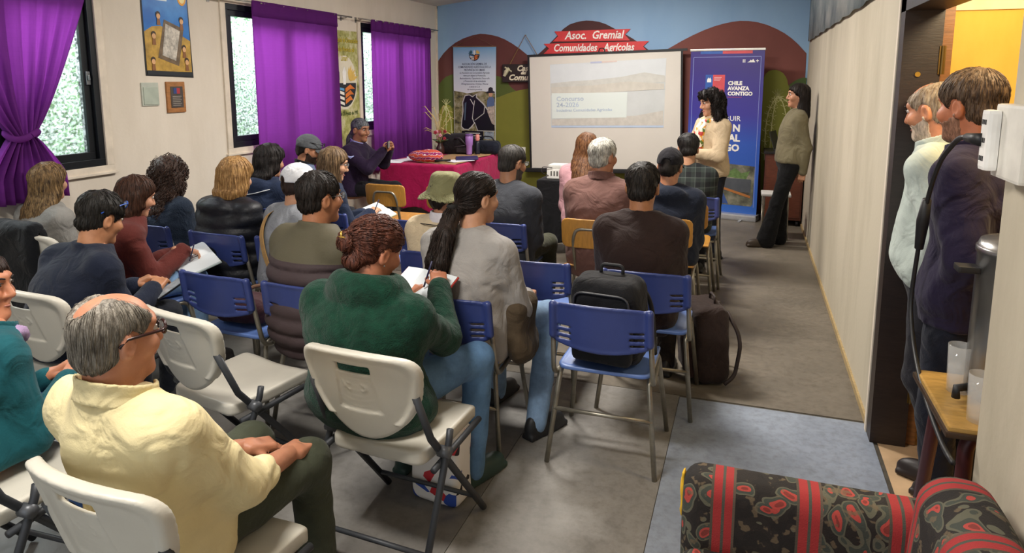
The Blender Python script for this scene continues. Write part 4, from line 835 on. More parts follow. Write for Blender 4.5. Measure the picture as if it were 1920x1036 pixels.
# 14 phone woman at the table
def fn_vestlines(P, d, k): return d
def ex_phone(c):
    S = c['S']; W = flat('#aab6e6', 0.6); b = MB()
    for i in range(6):
        e = 0.30 + 0.1 * i; 
    E, Wr = c['arms'][1]; Sh = c['S'][1]; u = nrm(E - Sh); side = np.array([0.0, -1, 0.2])
    for k in range(5):
        p = Sh + u * (0.03 + 0.014 * k) + np.array([0.085, 0.0, 0.0]); b.tube([p + np.array([-0.01, -0.03 - 0.004 * k, 0.02]), p + np.array([0.004, 0.0, 0.0]), p + np.array([0.0, 0.035, 0.012 * k - 0.02])], 0.004, 5)
    b.build('embroidery', W, c['root'], True)
person('woman with grey streaked ponytail and embroidered purple vest holding a phone', -3.99, 6.42, -84, 1.285, lean=0.06, w=1.02, fem=True, skinc='#a06f52', head=(-18, 8, 0), hs=1.02, legs='#121218', hands=((-0.03, 0.40, 0.97), (0.09, 0.38, 0.96)), hdir=((0.4, 0.6, 0.5), (-0.4, 0.6, 0.5)), hup=((-0.6, 0.6, 0.0), (0.6, 0.6, 0.0)), curl=0.9, pole=((-0.6, -0.3, -0.9), (0.6, -0.3, -0.9)), z0=0.47, q=1.0,
       top=dict(name='vest', g=0.026, mat=twotone('purple_vest', '#15131c', '#2e1a3d', 0.16, 2) and cloth('#23152f'), collar=cloth('#8d8fc0')), face=True,
       hair=dict(col='#1d1d20', col2='#80848a', t=0.010, cut=0.022, ns=320, r=0.002, tie=(0, -0.115, -0.03), steps=9, step=0.012, add=[('tail', [(0, -0.10, -0.03), (0, -0.14, -0.10), (0, -0.16, -0.22), (0.0, -0.17, -0.36)], [0.035, 0.045, 0.045, 0.02])]), extra=ex_phone)
# 15 bucket hat
def ex_bucket(c):
    hcf = c['hc'].astype(f32); Rf = c['Rh'].astype(f32)
    def hat(P):
        Q = (P - hcf) @ Rf; r_ = np.sqrt((Q[:, 0] / 0.95) ** 2 + (Q[:, 1] + 0.012) ** 2); z = Q[:, 2]
        crown = smax(r_ - 0.106 + 0.20 * (z - 0.03), z - 0.142 + 1.2 * r_ ** 2, 0.03); crown = smax(crown, 0.02 - z, 0.004)
        zc = 0.028 - 0.75 * (r_ - 0.10) + 0.006 * np.sin(np.arctan2(Q[:, 0], Q[:, 1]) * 5); br = np.maximum(np.maximum(r_ - 0.158, 0.095 - r_), np.abs(z - zc) - 0.0045)
        return smin(crown, br, 0.006) - 0.003 * wob(P, 40, 2)
    sdf_obj('bucket_hat', hat, c['hc'] - 0.2, c['hc'] + 0.2, 0.007, cloth('#7d7b58', 160, 0.2), c['root'])
    z = c['z0'] + c['T'] * 1.0; cy = c['CY'](0.97); sd = MB(); sd.lathe([(0.075, -0.05), (0.092, -0.03), (0.088, 0.0), (0.078, 0.045), (0.068, 0.045), (0.07, -0.05)], (0, cy, z), 18, False).build('neck_warmer', cloth('#cfcad0'), c['root'], True)
    MB().tube([(0.15 * math.cos(a) , cy + 0.12 * math.sin(a), z - 0.045 - 0.03 * math.sin(a)) for a in np.linspace(math.pi * 0.9, math.pi * 2.1, 14)], 0.003, 5).build('cord', flat('#25211c'), c['root'], True)
person('person in an olive bucket hat and cream ribbed sweater', -1.64, 3.50, -12, 1.155, lean=0.06, w=0.98, skinc='#a9775a', head=(-24, 4, 0), q=0.9, top=dict(col='#c9b795', g=0.026, mat=cloth('#cdbb9c', 90, 0.4)), legs='#8e8766', hair=dict(col='#2a211c', t=0.006, cut=0.0, ns=100), extra=ex_bucket)
# 16 ponytail
def ex_pony(c):
    p = c['H2P']((0.0, -0.128, -0.035)); MB().lathe([(0.022, -0.012), (0.030, 0), (0.022, 0.012)], tuple(p), 14, False).build('hair_tie', flat('#151210', 0.8), c['hair'], True)
person('person with a long dark ponytail in a light grey sweater', -1.20, 2.86, -10, 1.27, lean=0.06, slump=0.05, w=1.10, dpt=1.06, skinc='#c08f70', head=(-26, 6, 0), hs=1.02, hfwd=0.03, legs=denim('#86a3c4'), shoe='#232326', knees=((-0.08, 0.42, 0.53), (0.23, 0.40, 0.54)), feet=((-0.08, 0.40), (0.27, 0.18)), hands=((-0.05, 0.30, 0.64), (0.14, 0.32, 0.64)),
       top=dict(g=0.026, amp=0.010, wf=14, mat=cloth('#9c9894', 260, 0.25, 0.1), hem=-0.06, h=0.9),
       hair=dict(col='#1c1411', col2='#33261f', t=0.008, cut=0.018, n=0.003, ns=620, r=0.0026, tie=(0, -0.125, -0.035), steps=13, step=0.016, curl=0.004, cf=45, add=[('tail', [(0, -0.10, -0.035), (0.0, -0.14, -0.07), (0.01, -0.205, -0.15), (0.02, -0.25, -0.25), (-0.01, -0.265, -0.35)], [0.03, 0.036, 0.034, 0.028, 0.010]), ('tail', [(0, -0.13, -0.06), (0.06, -0.20, -0.14), (0.09, -0.245, -0.25), (0.10, -0.26, -0.37)], [0.03, 0.036, 0.032, 0.011])]), extra=ex_pony)
# 17 charcoal sweater
person('man in a charcoal crew neck sweater', -1.55, 4.36, -12, 1.255, lean=0.07, w=1.14, dpt=1.05, skinc='#b08062', head=(-20, 14, 0), hs=1.02, q=0.9, legs='#3a3a2c', fat=1.05, top=dict(col='#33353b', g=0.024, amp=0.009, wf=13), beard='#4a4440',
       hair=dict(col='#221f1d', col2='#45413d', t=0.010, cut=0.028, n=0.002, ns=280, r=0.0018), extra=lambda c: glasses(c, '#161616', r=0.002))
# 18 white hair
person('white haired man in a mauve brown jacket on a wooden chair', -0.93, 4.52, -4, 1.30, lean=0.04, w=1.10, skinc='#b37a5c', head=(-26, 4, 0), hs=1.02, q=0.95, legs='#2c2826', top=dict(name='jacket', g=0.032, amp=0.010, wf=12, mat=cloth('#6a4b44', 200, 0.15), collar=True, hem=-0.12),
       hair=dict(col='#8d8980', col2='#dcd8cc', t=0.014, cut=0.03, n=0.004, ns=420, r=0.0022))
# 19 long brown, pink
person('woman with long auburn brown hair and a pink top beside the projector', -1.30, 5.72, 8, 1.235, lean=0.06, w=0.95, fem=True, skinc='#c99a7c', head=(6, 6, 0), q=0.85, top=dict(col='#b98c92', g=0.022), legs='#2b2a30',
       hair=dict(col='#4a2a1c', col2='#8a5f3c', t=0.02, cut=0.015, L=0.34, ns=380, steps=16, step=0.017, r=0.003, grav=2.2, curl=0.002, lf=0.02, lcy=[-0.18, -0.16, -0.10, -0.03, -0.015, -0.01], lrx=[0.08, 0.125, 0.135, 0.115, 0.095, 0.06], lry=[0.03, 0.05, 0.07, 0.09, 0.09, 0.07]))
# 20 dark brown fleece
person('man with short dark hair in a dark brown fleece', -0.51, 3.52, 2, 1.265, lean=0.05, w=1.02, dpt=1.05, skinc='#a9744f', head=(-6, 6, 0), hs=1.03, legs='#2a221e', fat=1.05, top=dict(name='fleece_jacket', g=0.028, amp=0.007, wf=12, mat=cloth('#2b1d1a', 220, 0.25), stand_collar=(0.030, 0.009), hem=-0.1),
       hair=dict(col='#1a1613', col2='#3b342e', t=0.014, cut=0.028, n=0.0035, ns=480, r=0.0022, crown=(0.01, -0.085, 0.10)))
# 21 black cap
person('man in a black cap and navy hooded sweatshirt', -0.50, 4.72, 2, 1.225, lean=0.06, w=1.04, skinc='#b07a5a', head=(-10, 10, 0), q=0.9, legs='#14161e', top=dict(col='#141b2b', g=0.028, hood=True), hair=dict(col='#1b1613', t=0.007, cut=0.0, ns=100), extra=lambda c: cap_hat(c, '#17151a'))
# 22 plaid
person('person with black hair in a dark plaid flannel shirt', -0.47, 5.82, 4, 1.245, lean=0.05, w=1.08, skinc='#b98a6a', head=(-2, 12, 0), q=0.9, legs='#16171c', top=dict(name='flannel_shirt', g=0.024, mat=plaid(), amp=0.008), hair=dict(col='#121010', col2='#2a2624', t=0.022, cut=0.03, n=0.005, ns=300))
# 23 presenter
SCARF, nt, b_ = nodes('floral_scarf'); v_ = texco(nt); vo = nt.nodes.new('ShaderNodeTexVoronoi'); vo.inputs['Scale'].default_value = 32; nt.links.new(v_, vo.inputs['Vector']); sp_ = nt.nodes.new('ShaderNodeSeparateColor'); nt.links.new(vo.outputs['Color'], sp_.inputs[0])
nt.links.new(ramp(nt, sp_.outputs[0], [(0.0, hexc('#e8dcc8')), (0.35, hexc('#b8302c')), (0.55, hexc('#e0a030')), (0.7, hexc('#5a7a34')), (0.82, hexc('#efe6d8'))], 'CONSTANT'), b_.inputs['Base Color'])
def ex_pres(c):
    z = c['z0'] + c['T']; cy = c['CY'](0.97); b = MB()
    b.tube([(0.098 * math.cos(a), cy + 0.01 + 0.088 * math.sin(a), z - 0.025 - 0.03 * math.sin(a)) for a in np.linspace(-0.2, 6.0, 22)], 0.026, 8)
    for s, L_ in ((-1, 0.30), (1, 0.26)): b.tube([(s * 0.03, cy + 0.10, z - 0.06), (s * 0.035, cy + 0.135, z - 0.12), (s * 0.03, cy + 0.15, z - 0.2), (s * 0.03, cy + 0.152, z - 0.06 - L_)], [0.022, 0.032, 0.036, 0.03], 8)
    b.build('scarf', SCARF, c['root'], True)
person('woman with curly black hair, cream sweater and floral scarf presenting by the screen', -0.33, 6.78, 128, 1.60, stand=True, z0=0.80, lean=0.0, slump=0.0, w=0.97, fem=True, skinc='#c99678', head=(-6, 14, 0), hs=0.98, legs='#10131d', shoe='#121114', legw=1.0, hands=((-0.03, 0.24, 1.02), (0.05, 0.25, 1.00)), hdir=((0.8, 0.3, 0), (-0.8, 0.3, 0)), pole=((-1, -0.6, -0.4), (1, -0.6, -0.4)),
       top=dict(g=0.018, mat=cloth('#c8b292', 260, 0.15), hem=-0.02, amp=0.006), face=True, group='people standing',
       hair=dict(col='#120e0d', col2='#2b2220', t=0.022, cut=-0.008, n=0.02, nf=55, L=0.27, ns=900, steps=11, step=0.013, r=0.0042, curl=0.012, cf=110, grav=1.4, lf=0.015, lift=0.003, lcy=[-0.05, -0.05, -0.04, -0.03, -0.015, -0.01], lrx=[0.11, 0.15, 0.155, 0.135, 0.105, 0.07], lry=[0.06, 0.09, 0.10, 0.105, 0.10, 0.08]), extra=ex_pres)
# 24 woman leaning on the right wall
person('woman in an olive blouse and black flared trousers leaning on the right wall', 0.40, 7.52, 98, 1.645, stand=True, z0=0.83, lean=-0.06, slump=-0.02, w=0.92, dpt=0.95, fem=True, skinc='#c08c6e', head=(0, 2, 0), hs=0.98, legs='#0b0b0d', shoe='#3c3024', hands=((-0.12, -0.10, 0.78), (0.14, -0.08, 0.80)), pole=((-0.5, -1, 0), (0.5, -1, 0)), feet=((-0.08, 0.20), (0.09, 0.06)), knees=((-0.09, 0.12, 0.45), (0.09, 0.05, 0.45)),
       top=dict(name='blouse', g=0.018, mat=cloth('#726a52', 200, 0.15), flare=0.045, collar=True), face=True, group='people standing',
       hair=dict(col='#17110f', col2='#2e221d', t=0.016, cut=0.012, L=0.46, ns=520, steps=18, step=0.02, r=0.0028, grav=2.4, lf=-0.005, lfs=0.22, lcy=[0.04, 0.01, -0.03, -0.03, -0.015, -0.01], lrx=[0.05, 0.12, 0.125, 0.10, 0.092, 0.06], lry=[0.05, 0.08, 0.09, 0.09, 0.09, 0.07]))
# 25, 26 men in the doorway
person('balding man with white beard in a pale mint shirt standing in the doorway', 0.81, 3.28, 54, 1.69, stand=True, z0=0.84, lean=0.07, w=1.06, belly=0.055, hands=((-0.13, 0.02, 0.88), (0.13, 0.0, 0.88)), feet=((-0.09, -0.13), (0.09, -0.13)), skinc='#c98a68', head=(0, 14, 0), hs=1.03, legs='#25242a', shoe='#241a18', top=dict(name='shirt', g=0.02, mat=cloth('#b9c3bb', 240, 0.12), collar=True, amp=0.007, hem=0.0), beard='#bba896', fat=1.06, group='people standing', face=True,
       hair=dict(col='#8a7460', col2='#b7a894', t=0.006, cut=0.02, n=0.002, bald=[((0, 0.06, 0.13), (0.06, 0.12, 0.075))], ns=320, r=0.0016))
person('tall man with grey brown hair in a dark purple shirt standing in the doorway', 0.78, 2.86, 52, 1.725, hands=((-0.14, 0.02, 0.90), (0.13, 0.0, 0.90)), stand=True, z0=0.88, lean=0.02, w=1.10, skinc='#c27a58', head=(-8, 8, 0), hs=1.06, legs='#171a26', shoe='#241a18', fat=1.08, top=dict(name='shirt', g=0.022, mat=cloth('#231c34', 240, 0.12), collar=True, amp=0.009, wf=13, hem=-0.12, h=0.9), beard='#8a6450', group='people standing',
       hair=dict(col='#3f2d22', col2='#7a6552', t=0.016, cut=0.03, n=0.003, ns=620, r=0.0022, steps=9))
# ================================================================ CURTAINS, WALL THINGS
def curtain_mat():
    m, nt, b = nodes('purple_curtain'); v = texco(nt); c = hexc('#7e3d92')
    nt.nodes.remove(b); out = [n for n in nt.nodes if n.type == 'OUTPUT_MATERIAL'][0]
    d = nt.nodes.new('ShaderNodeBsdfDiffuse'); t = nt.nodes.new('ShaderNodeBsdfTranslucent'); mx = nt.nodes.new('ShaderNodeMixShader'); mx.inputs[0].default_value = 0.62
    br = nt.nodes.new('ShaderNodeTexBrick'); br.inputs['Scale'].default_value = 9; br.inputs['Color1'].default_value = c; br.inputs['Color2'].default_value = shade(c, 1.12); br.inputs['Mortar'].default_value = shade(c, 0.86); br.inputs['Mortar Size'].default_value = 0.012
    mp = texco(nt, (1, 1, 1)); sp = nt.nodes.new('ShaderNodeSeparateXYZ'); cb = nt.nodes.new('ShaderNodeCombineXYZ'); nt.links.new(mp, sp.inputs[0]); nt.links.new(sp.outputs[1], cb.inputs[0]); nt.links.new(sp.outputs[2], cb.inputs[1]); nt.links.new(cb.outputs[0], br.inputs['Vector'])
    nt.links.new(br.outputs['Color'], d.inputs[0]); t.inputs[0].default_value = hexc('#b573bd'); nt.links.new(d.outputs[0], mx.inputs[1]); nt.links.new(t.outputs[0], mx.inputs[2]); nt.links.new(mx.outputs[0], out.inputs[0]); return m
CURT = curtain_mat()
def curtain(label, y0, y1, ztop, zbot, folds, amp, tie=None, seed=0, x0=-4.20):
    nu, nv = folds * 10, 40; V = []; F = []
    for j in range(nv + 1):
        v = j / nv; z = ztop + (zbot - ztop) * v
        for i in range(nu + 1):
            u = i / nu; y = y0 + (y1 - y0) * u; x = x0
            a = amp * (0.35 + 0.65 * v) * (1.0 if not tie else 1)
            ph = u * folds * 2 * math.pi + 0.8 * math.sin(u * 7 + seed) + 0.5 * math.sin(v * 4 + u * 9 + seed)
            x += a * math.sin(ph) + a * 0.4 * math.sin(ph * 2.3 + seed)
            if j <= 2: x += 0.004 * math.sin(u * folds * 30)
            if tie:
                yt, zt, wt = tie; k = 1 / (1 + math.exp(-(zt + 0.05 - z) * 14)) if z > zt else 1.0
                if z > zt: s = wt + (1 - wt) * min(1, ((z - zt) / (ztop - zt))) ** 0.75
                else: s = wt + (0.42 - wt) * min(1, (zt - z) / 0.25) ** 0.8
                y = yt + (y - (y0 + y1) / 2 - (yt - (y0 + y1) / 2) * (0)) * s + ((y0 + y1) / 2 - yt) * max(0, (z - zt) / (ztop - zt)) ** 0.9 if z > zt else yt + (y - (y0 + y1) / 2) * s
                x = x0 + (x - x0) * (0.6 + 1.2 * (1 - s)) 
            V.append((x, y, z))
    n = nu + 1
    for j in range(nv):
        for i in range(nu): F.append((j * n + i, j * n + i + 1, (j + 1) * n + i + 1, (j + 1) * n + i))
    o = mk('curtain', V, F, CURT); tag(o, label, 'curtain', 'purple curtains'); so = o.modifiers.new('thick', 'SOLIDIFY'); so.thickness = 0.003
    m_ = 3; P_ = [(a + 0.010, b_, c_ + 0.004) for a, b_, c_ in V[:n * (m_ + 1)]]; o2 = mk('rod_pocket', P_, [f_ for f_ in F if max(f_) < n * (m_ + 1)], CURT, o); s2 = o2.modifiers.new('thick', 'SOLIDIFY'); s2.thickness = 0.003
    return o
c1 = curtain('purple curtain tied in a knot at the leftmost window', 2.45, 3.62, 2.42, 0.95, 8, 0.028, tie=(3.03, 1.36, 0.10), seed=1)
kn = MB(); kn.tube([(-4.20 + 0.075 * math.cos(a), 3.03 + 0.085 * math.sin(a), 1.36 + 0.02 * math.sin(2 * a)) for a in np.linspace(0, 6.283, 20)], 0.02, 8, False); kn.build('knot', CURT, c1, True)
curtain('flat purple curtain drawn across the middle window', 5.18, 6.52, 2.38, 0.55, 6, 0.016, seed=2)
curtain('gathered purple curtain at the window beside the mural', 7.22, 8.82, 2.375, 0.62, 11, 0.032, seed=3)
RODM = flat('#8e8a84', 0.35, 0.6)
for lab, a, c in (('thin curtain rod above the leftmost window', 2.2, 3.85), ('thin curtain rod above the flat purple curtain', 4.68, 6.82), ('thin curtain rod above the gathered purple curtain', 6.96, 9.06)):
    t = thing('curtain_rod', lab, 'curtain rod', (-4.20, (a + c) / 2, 2.37), 0, 'curtain rods'); h = (c - a) / 2
    MB().tube([(0, -h, 0), (0, h, 0)], 0.008, 8).build('rod', RODM, t, True)
    for y in (-h + 0.08, h - 0.08): MB().tube(rpath([(0, y, 0), (-0.03, y, -0.012), (-0.088, y, -0.012)], 0.01), 0.006, 6).box((-0.09, y - 0.015, -0.04), (-0.085, y + 0.015, 0.02)).build('bracket', RODM, t)
LW = Matrix(((0, 0, 1, 0), (1, 0, 0, 0), (0, 1, 0, 0), (0, 0, 0, 1)))       # text on the left wall
def onleft(x, y, z): return Matrix.Translation((x, y, z)) @ LW
def plate(name, mat, parent, x, pts, th=0.0012, axis=0):
    return MB().prism(pts, axis, x, x + th).build(name, mat, parent)
def arcp(cy, cz, ry, rz, n=18, a0=0, a1=6.283): return [(cy + ry * math.cos(a0 + (a1 - a0) * i / n), cz + rz * math.sin(a0 + (a1 - a0) * i / n)) for i in range(n + (0 if a1 - a0 > 6.2 else 1))]
# blue and sand poster
x = XL
pn, nt, b = nodes('poster_blue_print'); v = texco(nt); nt.links.new(ramp(nt, noise(nt, v, 5, 4), [(0.35, hexc('#1f64b4')), (0.65, hexc('#3f8ad0'))]), b.inputs['Base Color']); b.inputs['Roughness'].default_value = 0.3
ps = plate('poster', flat('#15181c', 0.4), None, x + 0.001, [(4.075, 1.725), (4.545, 1.71), (4.53, 2.46), (4.075, 2.46)], 0.003); tag(ps, 'blue and sand coloured poster with a glowing sun and brown parchment', 'poster')
plate('printed_sky', pn, ps, x + 0.004, [(4.088, 2.02), (4.20, 2.06), (4.38, 2.03), (4.53, 1.97), (4.52, 2.45), (4.088, 2.45)])
plate('printed_sand', flat('#b8923f', 0.4, 0, 0.5, 0.35, 14), ps, x + 0.0045, [(4.088, 1.76), (4.53, 1.755), (4.53, 2.0), (4.44, 2.04), (4.36, 2.035), (4.25, 2.10), (4.16, 2.09), (4.088, 2.05)])
plate('printed_parchment', flat('#6d5a44', 0.4, 0, 0.5, 0.4, 20), ps, x + 0.006, [(4.20, 1.86), (4.40, 1.80), (4.47, 2.09), (4.28, 2.15)]); plate('printed_scene', flat('#b9b2a6', 0.4, 0, 0.5, 0.5, 30), ps, x + 0.0075, [(4.24, 1.88), (4.37, 1.84), (4.43, 2.07), (4.29, 2.12)])
plate('printed_sun', flat('#e8a23c', 0.4), ps, x + 0.006, arcp(4.47, 2.33, 0.045, 0.062)); plate('printed_sun_core', flat('#f6e2a0', 0.4), ps, x + 0.0075, arcp(4.47, 2.33, 0.03, 0.045))
for cyy, cz in ((4.225, 2.17), (4.45, 2.145), (4.17, 2.02), (4.15, 1.83), (4.46, 1.93), (4.48, 1.83)):
    plate('printed_figure', flat('#3a2a1c', 0.4), ps, x + 0.008, arcp(cyy, cz + 0.012, 0.022, 0.025)); plate('printed_figure', flat('#d9a878', 0.4), ps, x + 0.0095, arcp(cyy, cz, 0.018, 0.020))
    plate('printed_figure', flat('#8a5a34', 0.4), ps, x + 0.0085, [(cyy - 0.018, cz - 0.065), (cyy + 0.018, cz - 0.065), (cyy + 0.012, cz - 0.015), (cyy - 0.012, cz - 0.015)])
plate('printed_band', flat('#20262c', 0.4), ps, x + 0.006, [(4.09, 1.733), (4.53, 1.72), (4.53, 1.752), (4.09, 1.765)])
for i in range(5): plate('printed_text_line', flat('#e8eef4', 0.5), ps, x + 0.0055, [(4.13, 2.40 - 0.028 * i), (4.30 + 0.02 * (i % 3), 2.40 - 0.028 * i), (4.30 + 0.02 * (i % 3), 2.412 - 0.028 * i), (4.13, 2.412 - 0.028 * i)])
# grey-green panel cover
t = thing('switch_cover', 'pale grey green panel cover on the cream wall beside the plaque', 'panel', (x, 4.095, 1.585))
MB().box((0.0, -0.078, -0.085), (0.012, 0.078, 0.088), 0.004).build('frame', flat('#b3b8ac', 0.5), t); MB().box((0.012, -0.066, -0.075), (0.018, 0.070, 0.055), 0.003).build('door', flat('#a9b2a4', 0.45), t)
# plaque
t = thing('plaque', 'wooden plaque with a dark metal plate on the cream wall', 'plaque', (x, 4.34, 1.56))
MB().box((0, -0.092, -0.12), (0.016, 0.092, 0.12), 0.006).build('wood_board', wood('#a8703c', (1, 1, 5)), t); p = MB().box((0.016, -0.058, -0.082), (0.019, 0.065, 0.082)).build('metal_plate', flat('#5d5650', 0.35, 0.5), t)
MB().box((0.019, -0.030, 0.026), (0.0205, 0.002, 0.07)).build('emblem', flat('#28407a', 0.5), p); MB().box((0.019, 0.002, 0.026), (0.0205, 0.034, 0.07)).build('emblem', flat('#a8323a', 0.5), p)
for i in range(6): MB().box((0.019, -0.042, 0.004 - i * 0.014), (0.0198, 0.048 - 0.012 * (i % 2), 0.008 - i * 0.014)).build('engraved_line', flat('#9c948a', 0.4), p)
# vertical banner on the left wall
pn, nt, b = nodes('rock_print'); v = texco(nt); nt.links.new(ramp(nt, noise(nt, v, 7, 6, 0.7), [(0.30, hexc('#5d5a2a')), (0.48, hexc('#a9a860')), (0.62, hexc('#cfc9a0')), (0.75, hexc('#8c8a4a'))]), b.inputs['Base Color'])
vb = plate('wall_banner', pn, None, x + 0.002, [(6.44, 0.85), (7.07, 0.85), (7.05, 2.23), (6.44, 2.22)], 0.003); tag(vb, 'tall yellow green banner with a round crest between the purple curtains', 'banner')
plate('printed_paper', flat('#ddd6c0', 0.6, 0, 0.3, 0.08), vb, x + 0.005, arcp(6.76, 1.66, 0.26, 0.30))
YT = flat('#d7c23a', 0.5); DKT = flat('#3a3a20', 0.5)
for i, (tx, s) in enumerate((('Asoc. Gremial de Comunidades', 0.075), ('Agrícolas Provincia del', 0.075), ('Limarí', 0.085))):
    o = text('lettering', tx, s, DKT, vb, onleft(x + 0.006, 6.77, 2.10 - 0.10 * i), 'CENTER', 0.15, 0.0006, 0.002, sx=0.62)
    o = text('lettering', tx, s, YT, vb, onleft(x + 0.0078, 6.77, 2.10 - 0.10 * i), 'CENTER', 0.15, 0.0006, 0.0, sx=0.62)
text('lettering', 'Fundada el 23 Agosto de 1993', 0.06, flat('#4d5a20'), vb, onleft(x + 0.007, 6.77, 1.30), 'CENTER', 0.1, 0.0006, 0.002, sx=0.68)
def crest(parent, mk_, s, cyy, cz, x_):
    mk_('crest_field', flat('#20242a'), x_, arcp(cyy, cz, 0.19 * s, 0.20 * s, 20, math.pi * 0.98, math.pi * 2.02)); 
    for i in range(3): mk_('crest_stripe', flat('#e8e4d8'), x_ + 0.0012, [(cyy - 0.17 * s + 0.02 * s * i, cz - (0.03 + 0.05 * i) * s), (cyy - 0.01 * s, cz - (0.07 + 0.045 * i) * s), (cyy - 0.01 * s, cz - (0.095 + 0.045 * i) * s), (cyy - 0.155 * s + 0.03 * s * i, cz - (0.062 + 0.05 * i) * s)])
    for i in range(3): mk_('crest_stripe', flat('#d8762c'), x_ + 0.0012, [(cyy + 0.01 * s, cz - (0.035 + 0.05 * i) * s), (cyy + 0.09 * s, cz - (0.0 + 0.05 * i) * s), (cyy + (0.17 - 0.02 * i) * s, cz - (0.04 + 0.05 * i) * s), (cyy + 0.09 * s, cz - (0.04 + 0.05 * i) * s), (cyy + 0.01 * s, cz - (0.072 + 0.05 * i) * s)])
    mk_('crest_stripe', flat('#5a9ac8'), x_ + 0.0014, [(cyy - 0.16 * s, cz - 0.012 * s), (cyy - 0.01 * s, cz - 0.035 * s), (cyy - 0.01 * s, cz - 0.055 * s), (cyy - 0.15 * s, cz - 0.04 * s)])
    for k, (h_, n) in enumerate((('#2c5a6a', 6), ('#d8b45a', 6))):
        sg = -1 if k == 0 else 1
        for i in range(n):
            a = math.radians(95 - sg * (10 + i * 13)); c_ = (cyy + sg * 0.07 * s, cz + 0.02 * s); L = (0.14 + 0.02 * (i % 2)) * s; u = (math.cos(a), math.sin(a)); p_ = (-u[1] * 0.018 * s, u[0] * 0.018 * s)
            mk_('crest_leaf', flat(h_), x_ + 0.0002 * i, [(c_[0] + u[0] * 0.02 * s, c_[1] + u[1] * 0.02 * s), (c_[0] + u[0] * L * 0.6 + p_[0], c_[1] + u[1] * L * 0.6 + p_[1]), (c_[0] + u[0] * L, c_[1] + u[1] * L), (c_[0] + u[0] * L * 0.6 - p_[0], c_[1] + u[1] * L * 0.6 - p_[1])])
    mk_('crest_stem', flat('#efeee8'), x_ + 0.0016, [(cyy - 0.02 * s, cz), (cyy + 0.02 * s, cz), (cyy + 0.03 * s, cz + 0.11 * s), (cyy, cz + 0.16 * s), (cyy - 0.03 * s, cz + 0.11 * s)])
crest(vb, lambda n, m, x_, p: plate(n, m, vb, x_, p), 1.25, 6.76, 1.64, x + 0.0065)
# ---------------------------------------------------------------- back wall things
def bplate(name, mat, parent, y, pts, th=0.0012): return MB().prism(pts, 1, y - th, y).build(name, mat, parent)
y = YB - 0.03
pn, nt, b = nodes('banner_sky_print'); v = texco(nt); sp = nt.nodes.new('ShaderNodeSeparateXYZ'); nt.links.new(v, sp.inputs[0]); mr = nt.nodes.new('ShaderNodeMapRange'); mr.inputs[1].default_value = 1.5; mr.inputs[2].default_value = 2.15; nt.links.new(sp.outputs[2], mr.inputs[0]); nt.links.new(ramp(nt, mr.outputs[0], [(0, hexc('#e4e8ea')), (0.5, hexc('#cfdde6')), (1, hexc('#6fa6cc'))]), b.inputs['Base Color']); b.inputs['Roughness'].default_value = 0.35
hb = bplate('hanging_banner', pn, None, y, [(-4.02, 0.72), (-3.39, 0.72), (-3.375, 2.14), (-4.02, 2.15)], 0.004); tag(hb, 'narrow hanging banner with a black horse and a small rider', 'banner')
MB().tube([(-4.03, y - 0.006, 2.15), (-3.37, y - 0.006, 2.145)], 0.008, 6).tube([(-4.0, y - 0.004, 2.15), (-3.70, y + 0.02, 2.29), (-3.40, y - 0.004, 2.145)], 0.002, 4).build('hanging_cord', flat('#8a6a50'), hb)
pf, nt, b = nodes('banner_field_print'); v = texco(nt); nt.links.new(ramp(nt, noise(nt, v, 14, 6, 0.7), [(0.35, hexc('#3c3a2a')), (0.5, hexc('#8c8558')), (0.65, hexc('#b8b09a'))]), b.inputs['Base Color'])
yy = y - 0.0045
bplate('printed_field', pf, hb, yy, [(-4.015, 0.73), (-3.395, 0.73), (-3.39, 1.50), (-3.6, 1.535), (-3.8, 1.50), (-4.015, 1.535)])
HK = flat('#16181d', 0.35); HL = flat('#c9c6c0', 0.4)
bplate('printed_horse_outline', HL, hb, yy - 0.0014, [(-3.40, 0.97), (-3.66, 0.97), (-3.70, 1.08), (-3.745, 1.02), (-3.80, 0.98), (-3.87, 0.985), (-3.915, 1.03), (-3.905, 1.12), (-3.885, 1.25), (-3.89, 1.38), (-3.85, 1.475), (-3.78, 1.485), (-3.735, 1.46), (-3.66, 1.50), (-3.665, 1.45), (-3.56, 1.36), (-3.48, 1.25), (-3.40, 1.18)])
bplate('printed_horse', HK, hb, yy - 0.0028, [(-3.40, 0.98), (-3.65, 0.98), (-3.70, 1.10), (-3.75, 1.04), (-3.80, 0.995), (-3.865, 1.0), (-3.90, 1.035), (-3.89, 1.12), (-3.87, 1.25), (-3.875, 1.37), (-3.84, 1.46), (-3.78, 1.472), (-3.73, 1.445), (-3.675, 1.485), (-3.68, 1.44), (-3.575, 1.35), (-3.49, 1.24), (-3.40, 1.17)])
for a, c in (((-3.765, 1.42), (-3.71, 1.33)), ((-3.71, 1.33), (-3.735, 1.15)), ((-3.735, 1.15), (-3.70, 1.07)), ((-3.71, 1.33), (-3.70, 1.40)), ((-3.70, 1.12), (-3.56, 1.22)), ((-3.56, 1.22), (-3.545, 1.33))): MB().tube([(a[0], yy - 0.006, a[1]), (c[0], yy - 0.006, c[1])], 0.006, 5).build('printed_bridle', HL, hb)
bplate('printed_horse_shine', flat('#5a7080', 0.4), hb, yy - 0.0042, [(-3.86, 1.12), (-3.845, 1.12), (-3.825, 1.38), (-3.85, 1.36)])
bplate('printed_saddle', flat('#b8aa9a', 0.4, 0, 0.5, 0.4, 30), hb, yy - 0.0042, [(-3.51, 1.25), (-3.44, 1.08), (-3.40, 1.06), (-3.40, 1.33), (-3.49, 1.33)])
